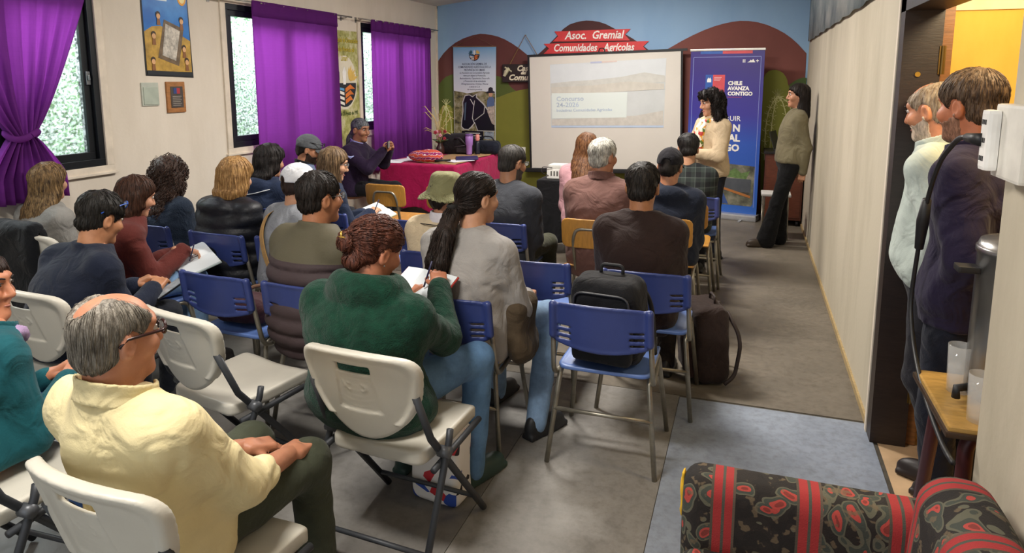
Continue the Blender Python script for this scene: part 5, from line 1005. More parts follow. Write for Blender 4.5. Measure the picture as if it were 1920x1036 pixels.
bplate('printed_rider', flat('#5a6f94', 0.5), hb, yy - 0.0054, [(-3.515, 1.31), (-3.40, 1.33), (-3.40, 1.42), (-3.43, 1.455), (-3.48, 1.45), (-3.51, 1.40)]); bplate('printed_rider', flat('#c99a7a', 0.5), hb, yy - 0.0066, arcp(-3.455, 1.49, 0.03, 0.036)); bplate('printed_hat', flat('#26262c', 0.5), hb, yy - 0.0078, [(-3.52, 1.505), (-3.39, 1.51), (-3.40, 1.53), (-3.42, 1.535), (-3.425, 1.575), (-3.455, 1.59), (-3.485, 1.575), (-3.49, 1.53), (-3.515, 1.525)])
bplate('printed_photo', flat('#8d98a0', 0.4, 0, 0.5, 0.5, 30), hb, yy - 0.0042, [(-3.555, 0.86), (-3.41, 0.86), (-3.41, 0.965), (-3.555, 0.965)]); bplate('printed_photo', flat('#6a7f94', 0.4, 0, 0.5, 0.5, 30), hb, yy - 0.0042, [(-3.555, 0.74), (-3.41, 0.74), (-3.41, 0.845), (-3.555, 0.845)]); bplate('printed_caption', HK, hb, yy - 0.002, [(-3.90, 0.74), (-3.57, 0.74), (-3.57, 0.97), (-3.90, 0.97)])
for i in range(4): bplate('printed_text_line', HL, hb, yy - 0.0036, [(-3.85, 0.93 - 0.035 * i), (-3.62 + 0.02 * (i % 2), 0.93 - 0.035 * i), (-3.62 + 0.02 * (i % 2), 0.945 - 0.035 * i), (-3.85, 0.945 - 0.035 * i)])
NV = flat('#23304f', 0.5)
for i, tx in enumerate(('ASOCIACIÓN GREMIAL DE', 'COMUNIDADES AGRÍCOLAS DE LA', 'PROVINCIA DE LIMARÍ')): text('lettering', tx, 0.040, NV, hb, onback(-3.70, y - 0.005, 1.895 - 0.042 * i), 'CENTER', 0, 0.0005, 0.0003, sx=0.78)
for i, tx in enumerate(('La Asociación de Comunidades Agrícolas', 'tiene por objeto la Promoción,', 'Racionalización, Capacitación, Desarrollo', 'y Promoción de las actividades', 'Silvoagropecuarias, Artística, Mineras', 'y otras en C.A.', 'de nuestra provincia')): text('lettering', tx, 0.034, NV, hb, onback(-3.70, y - 0.005, 1.775 - 0.0385 * i), 'CENTER', 0.3, 0.0005, 0.0, sx=0.80)
crest(hb, lambda n, m, x_, p: bplate(n, m, hb, y - 0.005 - (x_), p), 0.42, -3.70, 2.035, 0.0)
# hanging sign
t = thing('hanging_sign', 'dark wooden sign with cream lettering hung from a nail by a rope', 'sign', (-2.92, YB - 0.03, 1.80))
MB().box((-0.36, -0.02, -0.145), (0.36, 0.01, 0.10), 0.006).build('board', wood('#2c211b', (4, 1, 1)), t)
MB().tube([(-0.25, -0.012, 0.10), (-0.03, -0.008, 0.49), (0.22, -0.012, 0.10)], 0.006, 6).build('rope', flat('#8a6a42', 0.9), t); MB().tube([(-0.03, -0.02, 0.49), (-0.03, 0.03, 0.49)], 0.006, 6).build('nail', STEEL, t)
CRM = flat('#e6ddc0', 0.6)
for tx, s, xx, zz in (('Casa', 0.105, -0.15, 0.01), ('del', 0.06, -0.09, -0.035), ('Comunero', 0.11, -0.27, -0.115)): text('lettering', tx, s, CRM, t, onback(xx, -0.021, zz), shear=0.3, bold=0.004)
MB().tube([(-0.33, -0.022, -0.06), (-0.30, -0.024, 0.0), (-0.26, -0.022, 0.05)], [0.02, 0.03, 0.02], 7).tube([(-0.32, -0.022, 0.06), (-0.27, -0.024, 0.03), (-0.22, -0.022, 0.0)], 0.012, 6).build('painted_plant', flat('#c9c2a0', 0.6), t)
# projection screen
t = thing('projection_screen', 'white projection screen in a black border showing a pale slide', 'projection screen', (-1.84, 9.06, 1.27)); t.rotation_euler = (0, math.radians(-1.6), 0)
W_, H_ = 0.995, 0.75
MB().box((-W_, -0.004, -H_), (W_, 0.004, H_)).build('fabric', flat('#d9d3c9', 0.7, 0, 0.3, 0.03, 2), t)
for a in ((-W_ - 0.025, -H_, -W_, H_), (W_, -H_, W_ + 0.025, H_), (-W_ - 0.03, H_, W_ + 0.08, H_ + 0.03)): MB().box((a[0], -0.012, a[1]), (a[2], 0.010, a[3])).build('border', BLACK, t)
MB().box((-W_ - 0.09, -0.045, -H_ - 0.055), (W_ + 0.05, 0.03, -H_), 0.012).build('roller_case', BLACK, t)
MB().tube(rpath([(-0.05, 0, H_ + 0.03), (-0.04, 0, H_ + 0.075), (0.02, 0, H_ + 0.075), (0.03, 0, H_ + 0.03)], 0.02), 0.008, 6).build('handle', BLACK, t)
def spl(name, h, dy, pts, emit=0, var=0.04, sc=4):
    return MB().prism([(a + 1.84, c - 1.27) for a, c in pts], 1, -0.004 - dy - 0.0008, -0.004 - dy).build(name, flat(h, 0.7, 0, 0.3, var, sc), sl if name != 'painted_slide_light' else t)
sl = None  # slide: the projector's light is put into pale diffuse plate colours
sl = spl('painted_slide_light', '#cdd0cf', 0, [(-2.55, 1.074), (-1.054, 1.065), (-1.023, 1.939), (-2.55, 1.911)], var=0.05)
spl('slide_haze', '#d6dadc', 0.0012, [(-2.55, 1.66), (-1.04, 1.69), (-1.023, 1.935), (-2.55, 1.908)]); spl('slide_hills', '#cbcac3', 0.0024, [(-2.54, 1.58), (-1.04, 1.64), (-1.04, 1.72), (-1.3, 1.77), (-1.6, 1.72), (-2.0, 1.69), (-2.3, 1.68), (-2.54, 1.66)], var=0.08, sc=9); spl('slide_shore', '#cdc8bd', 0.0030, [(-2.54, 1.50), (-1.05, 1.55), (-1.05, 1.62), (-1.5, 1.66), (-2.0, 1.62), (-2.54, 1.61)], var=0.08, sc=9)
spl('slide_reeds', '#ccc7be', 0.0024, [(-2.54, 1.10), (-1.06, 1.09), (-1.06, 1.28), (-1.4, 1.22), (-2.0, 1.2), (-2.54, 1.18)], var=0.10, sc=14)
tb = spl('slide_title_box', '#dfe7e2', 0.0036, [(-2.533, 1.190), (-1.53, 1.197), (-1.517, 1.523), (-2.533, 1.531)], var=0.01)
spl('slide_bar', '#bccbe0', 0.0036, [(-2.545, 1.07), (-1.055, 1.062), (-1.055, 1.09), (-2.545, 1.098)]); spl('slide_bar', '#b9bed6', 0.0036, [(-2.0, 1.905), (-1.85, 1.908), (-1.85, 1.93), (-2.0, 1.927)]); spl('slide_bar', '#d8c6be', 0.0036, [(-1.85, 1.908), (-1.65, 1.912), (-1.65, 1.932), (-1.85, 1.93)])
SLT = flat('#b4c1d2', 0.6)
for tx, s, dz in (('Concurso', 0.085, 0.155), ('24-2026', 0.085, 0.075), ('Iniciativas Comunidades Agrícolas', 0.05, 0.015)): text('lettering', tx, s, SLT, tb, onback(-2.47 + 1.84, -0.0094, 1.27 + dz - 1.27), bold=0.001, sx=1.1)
# roll-up banner
t = thing('rollup_banner', 'purple and blue roll-up banner stand with white lettering behind the presenter', 'banner', (-0.305, 8.86, 0), -13)
pn, nt, b = nodes('rollup_print'); v = texco(nt); sp = nt.nodes.new('ShaderNodeSeparateXYZ'); nt.links.new(v, sp.inputs[0]); mr = nt.nodes.new('ShaderNodeMapRange'); mr.inputs[1].default_value = 0.0; mr.inputs[2].default_value = 2.05; nt.links.new(sp.outputs[2], mr.inputs[0]); nt.links.new(ramp(nt, mr.outputs[0], [(0.05, hexc('#2f62b8')), (0.45, hexc('#3157b4')), (0.62, hexc('#3b3593')), (0.9, hexc('#382a78'))]), b.inputs['Base Color']); b.inputs['Roughness'].default_value = 0.4
RB = 0.44
sh = MB().box((-RB, -0.003, 0.07), (RB, 0.003, 2.04)).build('printed_sheet', pn, t)
MB().box((-RB - 0.02, -0.10, 0.0), (RB + 0.02, 0.10, 0.075), 0.02).build('base_case', flat('#b9babd', 0.35, 0.6), t); MB().box((-RB - 0.008, -0.012, 2.035), (RB + 0.008, 0.012, 2.06), 0.004).build('top_rail', flat('#c9c6be', 0.35, 0.5), t); MB().tube([(0, 0.03, 0.05), (0, 0.012, 2.04)], 0.01, 8).build('support_pole', STEEL, t)
for s in (-1, 1): MB().box((s * 0.28 - 0.015, -0.2, 0.0), (s * 0.28 + 0.015, 0.0, 0.012), 0.003).build('foot', flat('#a9aaad', 0.35, 0.6), t)
def rp_(name, mat, pts, d=0.0): return MB().prism(pts, 1, -0.0042 - d, -0.003 - d).build(name, mat, sh)
def rect(a, c, e, g_): return [(a, e), (c, e), (c, g_), (a, g_)]
LB = flat('#8f9ad0', 0.5)
for pts in (rect(-0.405, -0.400, 0.16, 1.96), rect(0.398, 0.403, 0.16, 1.96), rect(-0.40, 0.40, 1.96, 1.965)): rp_('border_line', LB, pts)
BL, RD = flat('#2c5aa8', 0.5), flat('#cc4a50', 0.5)
rp_('top_stripe', BL, rect(-0.32, -0.05, 2.0, 2.035)); rp_('top_stripe', RD, rect(-0.05, 0.30, 2.0, 2.035))
lg = rp_('emblem_blue', BL, rect(-0.245, -0.155, 1.30 + 0.12, 1.75)); rp_('emblem_red', RD, rect(-0.155, -0.01, 1.42, 1.75)); rp_('emblem_crest', WHITE, [(-0.225, 1.66), (-0.175, 1.66), (-0.175, 1.69), (-0.19, 1.72), (-0.20, 1.70), (-0.21, 1.72), (-0.225, 1.69)], 0.0014)
for i in range(3): rp_('emblem_text_line', flat('#e8c0c0', 0.5), rect(-0.14, -0.05 - 0.01 * i, 1.715 - 0.018 * i, 1.721 - 0.018 * i), 0.0014)
rp_('emblem_text_line', flat('#e8c0c0', 0.5), rect(-0.14, -0.03, 1.435, 1.443), 0.0014)
for i, tx in enumerate(('CHILE', 'AVANZA', 'CONTIGO')): text('lettering', tx, 0.062, WHITE, sh, onback(0.03, -0.0045, 1.63 - 0.062 * i), bold=0.003)
rp_('lettering_underline', RD, rect(0.03, 0.20, 1.482, 1.486))
for tx, s, z in (('CONSTRUIR', 0.085, 1.20), ('REGIÓN', 0.115, 1.075), ('ACTUAL', 0.115, 0.955), ('LUEGO', 0.115, 0.835)): text('lettering', tx[-5:] if 'CONS' in tx else tx, s, WHITE, sh, onback(0.20, -0.0045, z), 'RIGHT', bold=0.0005 if 'UIR' in tx else 0.005)
for k in range(2):
    for j in range(3): rp_('icon_grid', WHITE, rect(0.19 + 0.018 * k, 0.203 + 0.018 * k, 1.895 + 0.013 * j, 1.904 + 0.013 * j))
rp_('icon_hills', WHITE, [(0.245, 1.895), (0.335, 1.895), (0.31, 1.935), (0.295, 1.915), (0.28, 1.925), (0.265, 1.905)]); rp_('icon_cross', WHITE, rect(0.355, 0.362, 1.895, 1.93)); rp_('icon_cross', WHITE, rect(0.343, 0.375, 1.909, 1.916), 0.0014)
pf, nt, b = nodes('rollup_photo_print'); v = texco(nt); nt.links.new(ramp(nt, noise(nt, v, 5, 5, 0.6), [(0.35, hexc('#3c3a34')), (0.5, hexc('#6a6a58')), (0.65, hexc('#9a9484'))]), b.inputs['Base Color'])
rp_('printed_photo', pf, [(-0.40, 0.17), (0.37, 0.17), (0.39, 0.20), (0.395, 0.66), (-0.40, 0.70)]); rp_('printed_water', flat('#50545a', 0.4, 0, 0.5, 0.2, 4), rect(-0.39, 0.36, 0.34, 0.50), 0.0014); rp_('printed_leaves', flat('#5f7a44', 0.5, 0, 0.5, 0.4, 20), [(0.02, 0.52), (0.30, 0.50), (0.34, 0.60), (0.24, 0.57), (0.16, 0.63), (0.08, 0.57)], 0.0014)
rp_('printed_tool', flat('#a86a34', 0.5), [(0.02, 0.36), (0.36, 0.27), (0.36, 0.30), (0.02, 0.39)], 0.0028); rp_('printed_leg', flat('#34508c', 0.5, 0, 0.5, 0.2), [(-0.12, 0.45), (-0.02, 0.42), (0.10, 0.18), (0.0, 0.18)], 0.0028)
# banner along the right wall
pf, nt, b = nodes('faded_photo_banner'); v = texco(nt); nt.links.new(ramp(nt, noise(nt, v, 2.2, 6, 0.65), [(0.3, hexc('#5c6a6c')), (0.5, hexc('#8d9796')), (0.68, hexc('#b4b7b0'))]), b.inputs['Base Color']); b.inputs['Roughness'].default_value = 0.5
bn = 30; V = []; F = []
for i in range(bn + 1):
    yy_ = 4.42 + (9.15 - 4.42) * i / bn; wv = 0.008 * math.sin(i * 1.3) + 0.006 * math.sin(i * 2.9)
    for z_, k in ((2.14 + 0.006 * math.sin(i * 1.7), 1.0), (2.65, 0.6), (3.1, 0.1)): V.append((XR - 0.016 - abs(wv) * k, yy_, z_))
for i in range(bn):
    for j in range(2): F.append((i * 3 + j, i * 3 + j + 1, (i + 1) * 3 + j + 1, (i + 1) * 3 + j))
o = mk('photo_banner', V, F, pf); so = o.modifiers.new('thick', 'SOLIDIFY'); so.thickness = 0.003; so.offset = 0; tag(o, 'faded grey photo banner along the top of the right wall', 'banner')
# ================================================================ TABLE AT THE FRONT AND WHAT LIES ON IT
t = thing('cloth_table', 'long table under a magenta pink cloth by the far windows', 'table', (-3.505, 7.64, 0))
for sx in (-1, 1):
    for sy in (-1, 1): MB().tube([(sx * 0.40, sy * 0.62, 0.0), (sx * 0.40, sy * 0.62, 0.72)], 0.018, 8).build('leg', DARKMETAL, t, True)
def clf(P):
    x, y, z = P.T; dr = np.clip(0.75 - z, 0, 1); a = np.arctan2(y / 0.7, x / 0.47); q = np.abs(np.stack([x, y], 1)) - (A(0.475, 0.70) - 0.03); d2 = np.linalg.norm(np.maximum(q, 0), axis=1) + np.minimum(q.max(1), 0) - 0.03
    d2 = d2 - dr * (0.05 + 0.02 * np.sin(a * 9) + 0.012 * np.sin(a * 23 + 1)); d = smax(d2, z - 0.757, 0.02); d = np.maximum(d, -(d + 0.028)); hem = 0.30 - 0.10 * (x + 0.5) + 0.02 * np.sin(a * 7)
    return np.maximum(d, hem - z)
sdf_obj('tablecloth', clf, (-0.58, -0.82, 0.1), (0.58, 0.82, 0.77), 0.0125, cloth('#a8144f', 220, 0.12, 0.08), t)
KR = cloth('#a8855a', 120, 0.25, 0.12)
rn = thing('table_runner', 'brown kraft coloured runner spread over the pink cloth', 'runner', (-3.33, 7.75, 0.758)); b = MB()
n = 10; V = []; F = []
for i in range(n + 1):
    yy_ = -0.68 + 1.2 * i / n
    for j in range(n + 1): xx = -0.25 + 0.50 * j / n; V.append((xx + 0.03 * math.sin(i), yy_, 0.002 + 0.0035 * (1 + math.sin(i * 2.1 + j * 1.3))))
for i in range(n):
    for j in range(n): F.append((i * (n + 1) + j, i * (n + 1) + j + 1, (i + 1) * (n + 1) + j + 1, (i + 1) * (n + 1) + j))
o = mk('cloth_sheet', V, F, KR, rn); so = o.modifiers.new('thick', 'SOLIDIFY'); so.thickness = 0.002; so.offset = 1
o = mk('hanging_corner', [(-0.05, -0.68, 0.004), (0.25, -0.68, 0.004), (-0.02, -0.745, -0.03), (0.20, -0.75, -0.04), (0.07, -0.775, -0.16), (0.12, -0.775, -0.15)], [(0, 1, 3, 2), (2, 3, 5, 4)], KR, rn); so = o.modifiers.new('thick', 'SOLIDIFY'); so.thickness = 0.002
def sheet(label, x, y, z, w, d, rz, h='#e9e8ee', grp='papers on the pink table'):
    m = MB(); m.box((-w / 2, -d / 2, 0), (w / 2, d / 2, 0.0022)); o = m.build('paper_sheet', flat(h, 0.7), None, loc=(x, y, z)); o.rotation_euler = (0, 0, math.radians(rz)); return tag(o, label, 'paper', grp)
sheet('white paper at the table corner nearest the phone woman', -3.86, 7.10, 0.760, 0.21, 0.297, 12); sheet('white paper overlapping the others in the middle of the stack', -3.80, 7.28, 0.7625, 0.21, 0.297, -20); sheet('white paper with a red pen lying on it', -3.78, 7.46, 0.765, 0.21, 0.297, 28); sheet('loose white sheet beside the navy folder', -3.16, 7.32, 0.770, 0.22, 0.30, -30)
o = MB().tube([(-0.06, 0, 0), (0.06, 0, 0)], 0.004, 6).build('pen', flat('#c0303a', 0.4), None, True, loc=(-3.78, 7.42, 0.773)); tag(o, 'red pen lying on the white papers', 'pen')
o = MB().box((-0.13, -0.17, 0), (0.13, 0.17, 0.012), 0.003).build('folder', flat('#2c2a5a', 0.5), None, loc=(-3.14, 7.52, 0.7735)); o.rotation_euler = (0, math.radians(-2), math.radians(24)); tag(o, 'navy folder on the kraft runner', 'folder')
o = MB().tube([(-0.09, 0, 0), (0.09, 0, 0.01)], 0.012, 8).build('umbrella', flat('#19191c', 0.6), None, True, loc=(-3.27, 7.12, 0.785)); o.rotation_euler = (0, 0, 0.4); tag(o, 'short black folded umbrella on the table front edge', 'umbrella')
# woven bag
WOV, nt, b = nodes('woven_zigzag'); v = texco(nt); wv = nt.nodes.new('ShaderNodeTexWave'); wv.wave_type = 'BANDS'; wv.bands_direction = 'Z'; wv.inputs['Scale'].default_value = 6; wv.inputs['Distortion'].default_value = 3.5; wv.inputs['Detail Scale'].default_value = 4; nt.links.new(v, wv.inputs['Vector'])
nt.links.new(ramp(nt, wv.outputs['Fac'], [(0, hexc('#8a1f5c')), (0.3, hexc('#e6dcd8')), (0.5, hexc('#b83048')), (0.7, hexc('#c8503a'))], 'CONSTANT'), b.inputs['Base Color']); b.inputs['Roughness'].default_value = 0.9
def bagf(P): return smin(ell(P, (0, 0, 0.065), (0.21, 0.10, 0.068)), ell(P, (0.08, 0.03, 0.075), (0.12, 0.09, 0.07)), 0.03) - 0.008 * wob(P, 30, 2)
o = sdf_obj('woven_bag', lambda P: np.maximum(bagf(P), -P[:, 2]), (-0.25, -0.15, 0), (0.25, 0.17, 0.17), 0.008, WOV, None, (-3.50, 7.15, 0.760)); tag(o, 'crumpled red and purple woven cloth bag on the pink table', 'bag')
# flower vase
t = thing('flower_vase', 'small vase with dried grass and red flowers on the table', 'vase', (-3.68, 7.95, 0.758))
MB().lathe([(0.04, 0), (0.055, 0.03), (0.05, 0.09), (0.03, 0.13), (0.035, 0.15)], n=14).build('vase', flat('#3a2420', 0.3), t, True)
rg = np.random.RandomState(4)
for i in range(16):
    a = rg.uniform(-1.2, 1.2) - 0.5; L = rg.uniform(0.28, 0.62); e = np.array([math.sin(a) * 0.20, rg.uniform(-0.08, 0.08), L]); MB().tube([(0, 0, 0.12), e * [0.35, 0.4, 0.6] + [0, 0, 0.08], e, e + [math.copysign(0.04, a), 0, -0.02]], [0.003, 0.0025, 0.006, 0.003], 5).build('dried_stem', flat('#c9b27c', 0.8), t, True)
for i in range(9):
    a = rg.uniform(0, 6.28); r_ = rg.uniform(0.02, 0.10); c = (r_ * math.cos(a) + 0.03, r_ * math.sin(a), rg.uniform(0.16, 0.30)); f = MB()
    for k in range(5): u = k * 1.2566; f.tube([c, (c[0] + 0.022 * math.cos(u), c[1] - 0.008, c[2] + 0.022 * math.sin(u))], [0.006, 0.011], 5)
    f.build('flower', flat('#a83040' if i % 3 else '#e0a0b0', 0.6), t, True)
for i in range(8): a = i * 0.8; MB().tube([(0, 0, 0.13), (0.05 * math.cos(a), 0.05 * math.sin(a), 0.18), (0.11 * math.cos(a), 0.08 * math.sin(a), 0.19)], [0.003, 0.014, 0.002], 5).build('leaf', flat('#3f5a34', 0.6), t, True)
# bags behind
def lumpy(name, label, cat_, loc, hx, hy, hz, h, rz=0, seed=1, parts=()):
    def f(P): q = rbx(P, (0, 0, hz), (hx, hy, hz), min(hx, hy, hz) * 0.75); return np.maximum(q - 0.012 * wob(P, 14, seed) - 0.005 * wob(P, 38, seed + 1), -P[:, 2])
    t = thing(name, label, cat_, loc, rz); sdf_obj('body', f, (-hx - 0.03, -hy - 0.03, 0), (hx + 0.03, hy + 0.03, 2 * hz + 0.03), 0.009, cloth(h, 150, 0.25), t); return t
t = lumpy('backpack', 'black backpack slumped on the table behind the flowers', 'backpack', (-3.52, 8.10, 0.758), 0.24, 0.12, 0.13, '#1d1a1e'); MB().tube(rpath([(0.02, -0.11, 0.2), (0.10, -0.15, 0.22), (0.20, -0.14, 0.12)], 0.05), 0.012, 6).build('strap', flat('#2a272b'), t, True); MB().tube([(0.02, -0.125, 0.10), (0.2, -0.125, 0.13)], 0.004, 5).build('zip', flat('#77737a', 0.4, 0.5), t, True); MB().box((0.05, -0.135, 0.03), (0.2, -0.10, 0.09), 0.012).build('pocket', cloth('#2b2528'), t)
t = lumpy('travel_bag', 'dark navy bag lying at the far right end of the pink table', 'bag', (-3.15, 8.22, 0.758), 0.17, 0.10, 0.085, '#161a28', seed=3); MB().tube(rpath([(-0.1, 0, 0.16), (-0.06, 0, 0.22), (0.06, 0, 0.22), (0.1, 0, 0.16)], 0.04), 0.009, 6).build('handle', flat('#12141c'), t, True)
t = thing('tumbler', 'lilac insulated tumbler on the kraft runner', 'tumbler', (-3.30, 7.98, 0.766)); MB().lathe([(0.033, 0), (0.036, 0.02), (0.038, 0.11), (0.047, 0.13), (0.05, 0.235), (0.046, 0.24)], n=18).build('cup', flat('#a377c0', 0.35), t, True); MB().lathe([(0.051, 0.235), (0.051, 0.252), (0.03, 0.26)], n=18).build('lid', flat('#6a4a86', 0.4), t, True)
t = thing('water_bottle', 'small pink capped bottle behind the lilac tumbler', 'bottle', (-3.22, 8.06, 0.766)); MB().lathe([(0.03, 0), (0.032, 0.02), (0.032, 0.14), (0.022, 0.17)], n=14).build('bottle_body', flat('#1f2230', 0.35), t, True); MB().lathe([(0.024, 0.17), (0.026, 0.18), (0.026, 0.24), (0.018, 0.25)], n=14).build('cap', flat('#d98a80', 0.5), t, True)
t = thing('office_chair', 'plain black padded chair behind the pink table', 'chair', (-3.96, 8.78, 0), 180)
MB().box((-0.2, -0.2, 0.42), (0.2, 0.2, 0.48), 0.02).build('seat', BLACK, t); MB().box((-0.2, -0.24, 0.52), (0.2, -0.2, 0.87), 0.02).build('backrest', BLACK, t)
for sx in (-1, 1):
    MB().tube([(sx * 0.19, -0.21, 0), (sx * 0.19, -0.215, 0.80)], 0.012, 8).build('leg', DARKMETAL, t, True); MB().tube([(sx * 0.19, 0.18, 0), (sx * 0.19, 0.18, 0.43)], 0.012, 8).build('leg', DARKMETAL, t, True)
# ---------------------------------------------------------------- projector table
t = thing('projector_table', 'small table covered with a black cloth under the projector', 'table', (-1.72, 6.62, 0)); 
def ptf(P):
    x, y, z = P.T; dr = np.clip(0.72 - z, 0, 1); a = np.arctan2(y, x); d2 = np.maximum(np.abs(x) - 0.22, np.abs(y) - 0.22) - dr * (0.03 + 0.03 * np.sin(a * 11)); d = smax(d2, z - 0.735, 0.015); return np.maximum(np.maximum(d, -(d + 0.028)), 0.12 - z)
sdf_obj('black_cloth', ptf, (-0.3, -0.3, 0.1), (0.3, 0.3, 0.75), 0.0125, cloth('#101013'), t)
for sx in (-1, 1):
    for sy in (-1, 1): MB().tube([(sx * 0.18, sy * 0.18, 0), (sx * 0.18, sy * 0.18, 0.71)], 0.014, 8).build('leg', DARKMETAL, t, True)
t = thing('projector', 'white projector on the black covered table', 'projector', (-1.70, 6.58, 0.738), 0)
MB().box((-0.16, -0.11, 0), (0.16, 0.11, 0.10), 0.012).build('housing', flat('#e2e0da', 0.4), t); MB().box((-0.15, -0.10, 0.10), (0.02, 0.09, 0.135), 0.014).build('raised_top', flat('#d8d6cf', 0.4), t); MB().tube([(0.08, 0.10, 0.05), (0.08, 0.135, 0.05)], 0.035, 14).build('lens', BLACK, t, True); MB().tube(rpath([(-0.14, -0.112, 0.03), (-0.2, -0.16, 0.06), (-0.2, -0.14, 0.12), (-0.1, -0.12, 0.11)], 0.04), 0.004, 6).build('cable', BLACK, t, True)
for i in range(5): MB().box((-0.12 + 0.03 * i, -0.114, 0.03), (-0.105 + 0.03 * i, -0.108, 0.075)).build('vent_slot', flat('#5c5a56'), t)
# ---------------------------------------------------------------- podium, laptop, stool
t = thing('podium', 'reddish brown wooden cabinet on castors in the back right corner', 'cabinet', (0.40, 8.78, 0)); WD = wood('#5a2c1c', (1, 1, 5))
MB().box((-0.21, -0.22, 0.07), (0.21, 0.22, 0.84), 0.004).build('body', WD, t); MB().box((-0.225, -0.235, 0.84), (0.22, 0.23, 0.87), 0.004).build('top', flat('#1c1614', 0.4), t); MB().box((-0.19, -0.226, 0.10), (0.19, -0.22, 0.80)).build('door', wood('#63321f', (1, 1, 5)), t)
for sx in (-1, 1):
    for sy in (-1, 1): MB().tube([(sx * 0.17 - 0.012, sy * 0.18, 0.035), (sx * 0.17 + 0.012, sy * 0.18, 0.035)], 0.034, 12).box((sx * 0.17 - 0.015, sy * 0.18 - 0.015, 0.04), (sx * 0.17 + 0.015, sy * 0.18 + 0.015, 0.075)).build('castor', BLACK, t)
t = thing('laptop', 'open black laptop on the brown cabinet', 'laptop', (0.42, 8.74, 0.871), 75); MB().box((-0.15, -0.11, 0), (0.15, 0.11, 0.015), 0.003).build('keyboard_base', BLACK, t); MB().prism([(0.105, 0.015), (0.112, 0.015), (0.175, 0.22), (0.168, 0.222)], 0, -0.15, 0.15).build('screen_lid', BLACK, t)
t = thing('folding_stool', 'small white seated folding stool behind the leaning woman', 'stool', (0.30, 7.92, 0)); MB().box((-0.15, -0.14, 0.46), (0.15, 0.14, 0.49), 0.012).build('seat', flat('#e2ded6', 0.5), t)
for s in (-1, 1): MB().tube([(s * 0.13, -0.16, 0), (s * 0.13, 0.12, 0.46)], 0.009, 8).build('leg', STEEL, t, True); MB().tube([(s * 0.115, 0.16, 0), (s * 0.115, -0.12, 0.46)], 0.009, 8).build('leg', STEEL, t, True)
MB().tube([(-0.13, -0.14, 0.03), (0.13, -0.14, 0.03)], 0.007, 6).build('stretcher', STEEL, t, True)
# ---------------------------------------------------------------- bags, coats, notebooks among the rows
def backpack(label, loc, rz, w, d, h, col, col2, lean=0.0):
    t = thing('backpack', label, 'backpack', loc, rz)
    m = cloth(col, 180, 0.25)
    def f(P):
        x, y, z = P.T; y2 = y + lean * z; Q = np.stack([x, y2, z], 1).astype(f32); k = 1 - 0.12 * np.clip((z - h * 0.55) / (h * 0.45), 0, 1); q = rbx(Q / k[:, None] * A(1, 1, 1) if False else Q, (0, 0, h / 2), (w / 2, d / 2, h / 2), min(w, d) * 0.32); q = smax(q, np.abs(x) - w / 2 * k, 0.03); return q - 0.006 * wob(P, 16, 2) - 0.003 * wob(P, 50, 1)
    bd = sdf_obj('body', f, (-w / 2 - 0.02, -d / 2 - 0.06 - lean * h, 0), (w / 2 + 0.02, d / 2 + 0.04, h + 0.02), 0.0085, m, t)
    def g_(P): x, y, z = P.T; Q = np.stack([x, y + lean * z, z], 1).astype(f32); return rbx(Q, (0, -d / 2 - 0.005, h * 0.30), (w * 0.40, 0.035, h * 0.24), 0.03) - 0.004 * wob(P, 24, 3)
    sdf_obj('front_pocket', g_, (-w / 2, -d / 2 - 0.08 - lean * h, 0), (w / 2, 0, h * 0.6), 0.0085, cloth(col2, 180, 0.25), t)
    def yb(z, o=0.0): return -d / 2 - lean * z - 0.004 - o
    MB().tube(rpath([(-w * 0.36, yb(h * 0.62), h * 0.62), (-w * 0.36, yb(h * 0.86), h * 0.86), (w * 0.36, yb(h * 0.86), h * 0.86), (w * 0.36, yb(h * 0.62), h * 0.62)], 0.05), 0.005, 6).build('zip', flat('#3a3a3d', 0.4), bd, True); MB().tube(rpath([(-w * 0.36, yb(h * 0.3, 0.034), h * 0.45), (0, yb(h * 0.3, 0.036), h * 0.50), (w * 0.36, yb(h * 0.3, 0.034), h * 0.45)], 0.05), 0.004, 6).build('zip', flat('#3a3a3d', 0.4), bd, True)
    MB().tube(rpath([(-0.05, d * 0.2 - lean * h, h - 0.01), (-0.05, d * 0.2 - lean * h, h + 0.035), (0.05, d * 0.2 - lean * h, h + 0.035), (0.05, d * 0.2 - lean * h, h - 0.01)], 0.03), 0.008, 6).build('top_handle', flat(col, 0.7), t, True)
    for s in (-1, 1): MB().tube(rpath([(s * w * 0.25, d / 2 - lean * h, h * 0.92), (s * w * 0.42, d / 2 + 0.05, h * 0.6), (s * w * 0.50, d / 2 + 0.01, h * 0.15), (s * w * 0.56, d / 4, 0.03)], 0.08), [0.014] * 20 if False else 0.011, 6).build('shoulder_strap', flat(col, 0.7), t, True)
    return t
backpack('black backpack standing on the blue chair nearest the sofa', (-0.55, 2.98, 0.448), -6, 0.34, 0.24, 0.40, '#17171a', '#1e1e21', 0.12)
backpack('brown and black backpack standing on the floor by the aisle', (-0.17, 3.98, 0.0), -72, 0.34, 0.20, 0.45, '#2f2320', '#3a2722', 0.05)
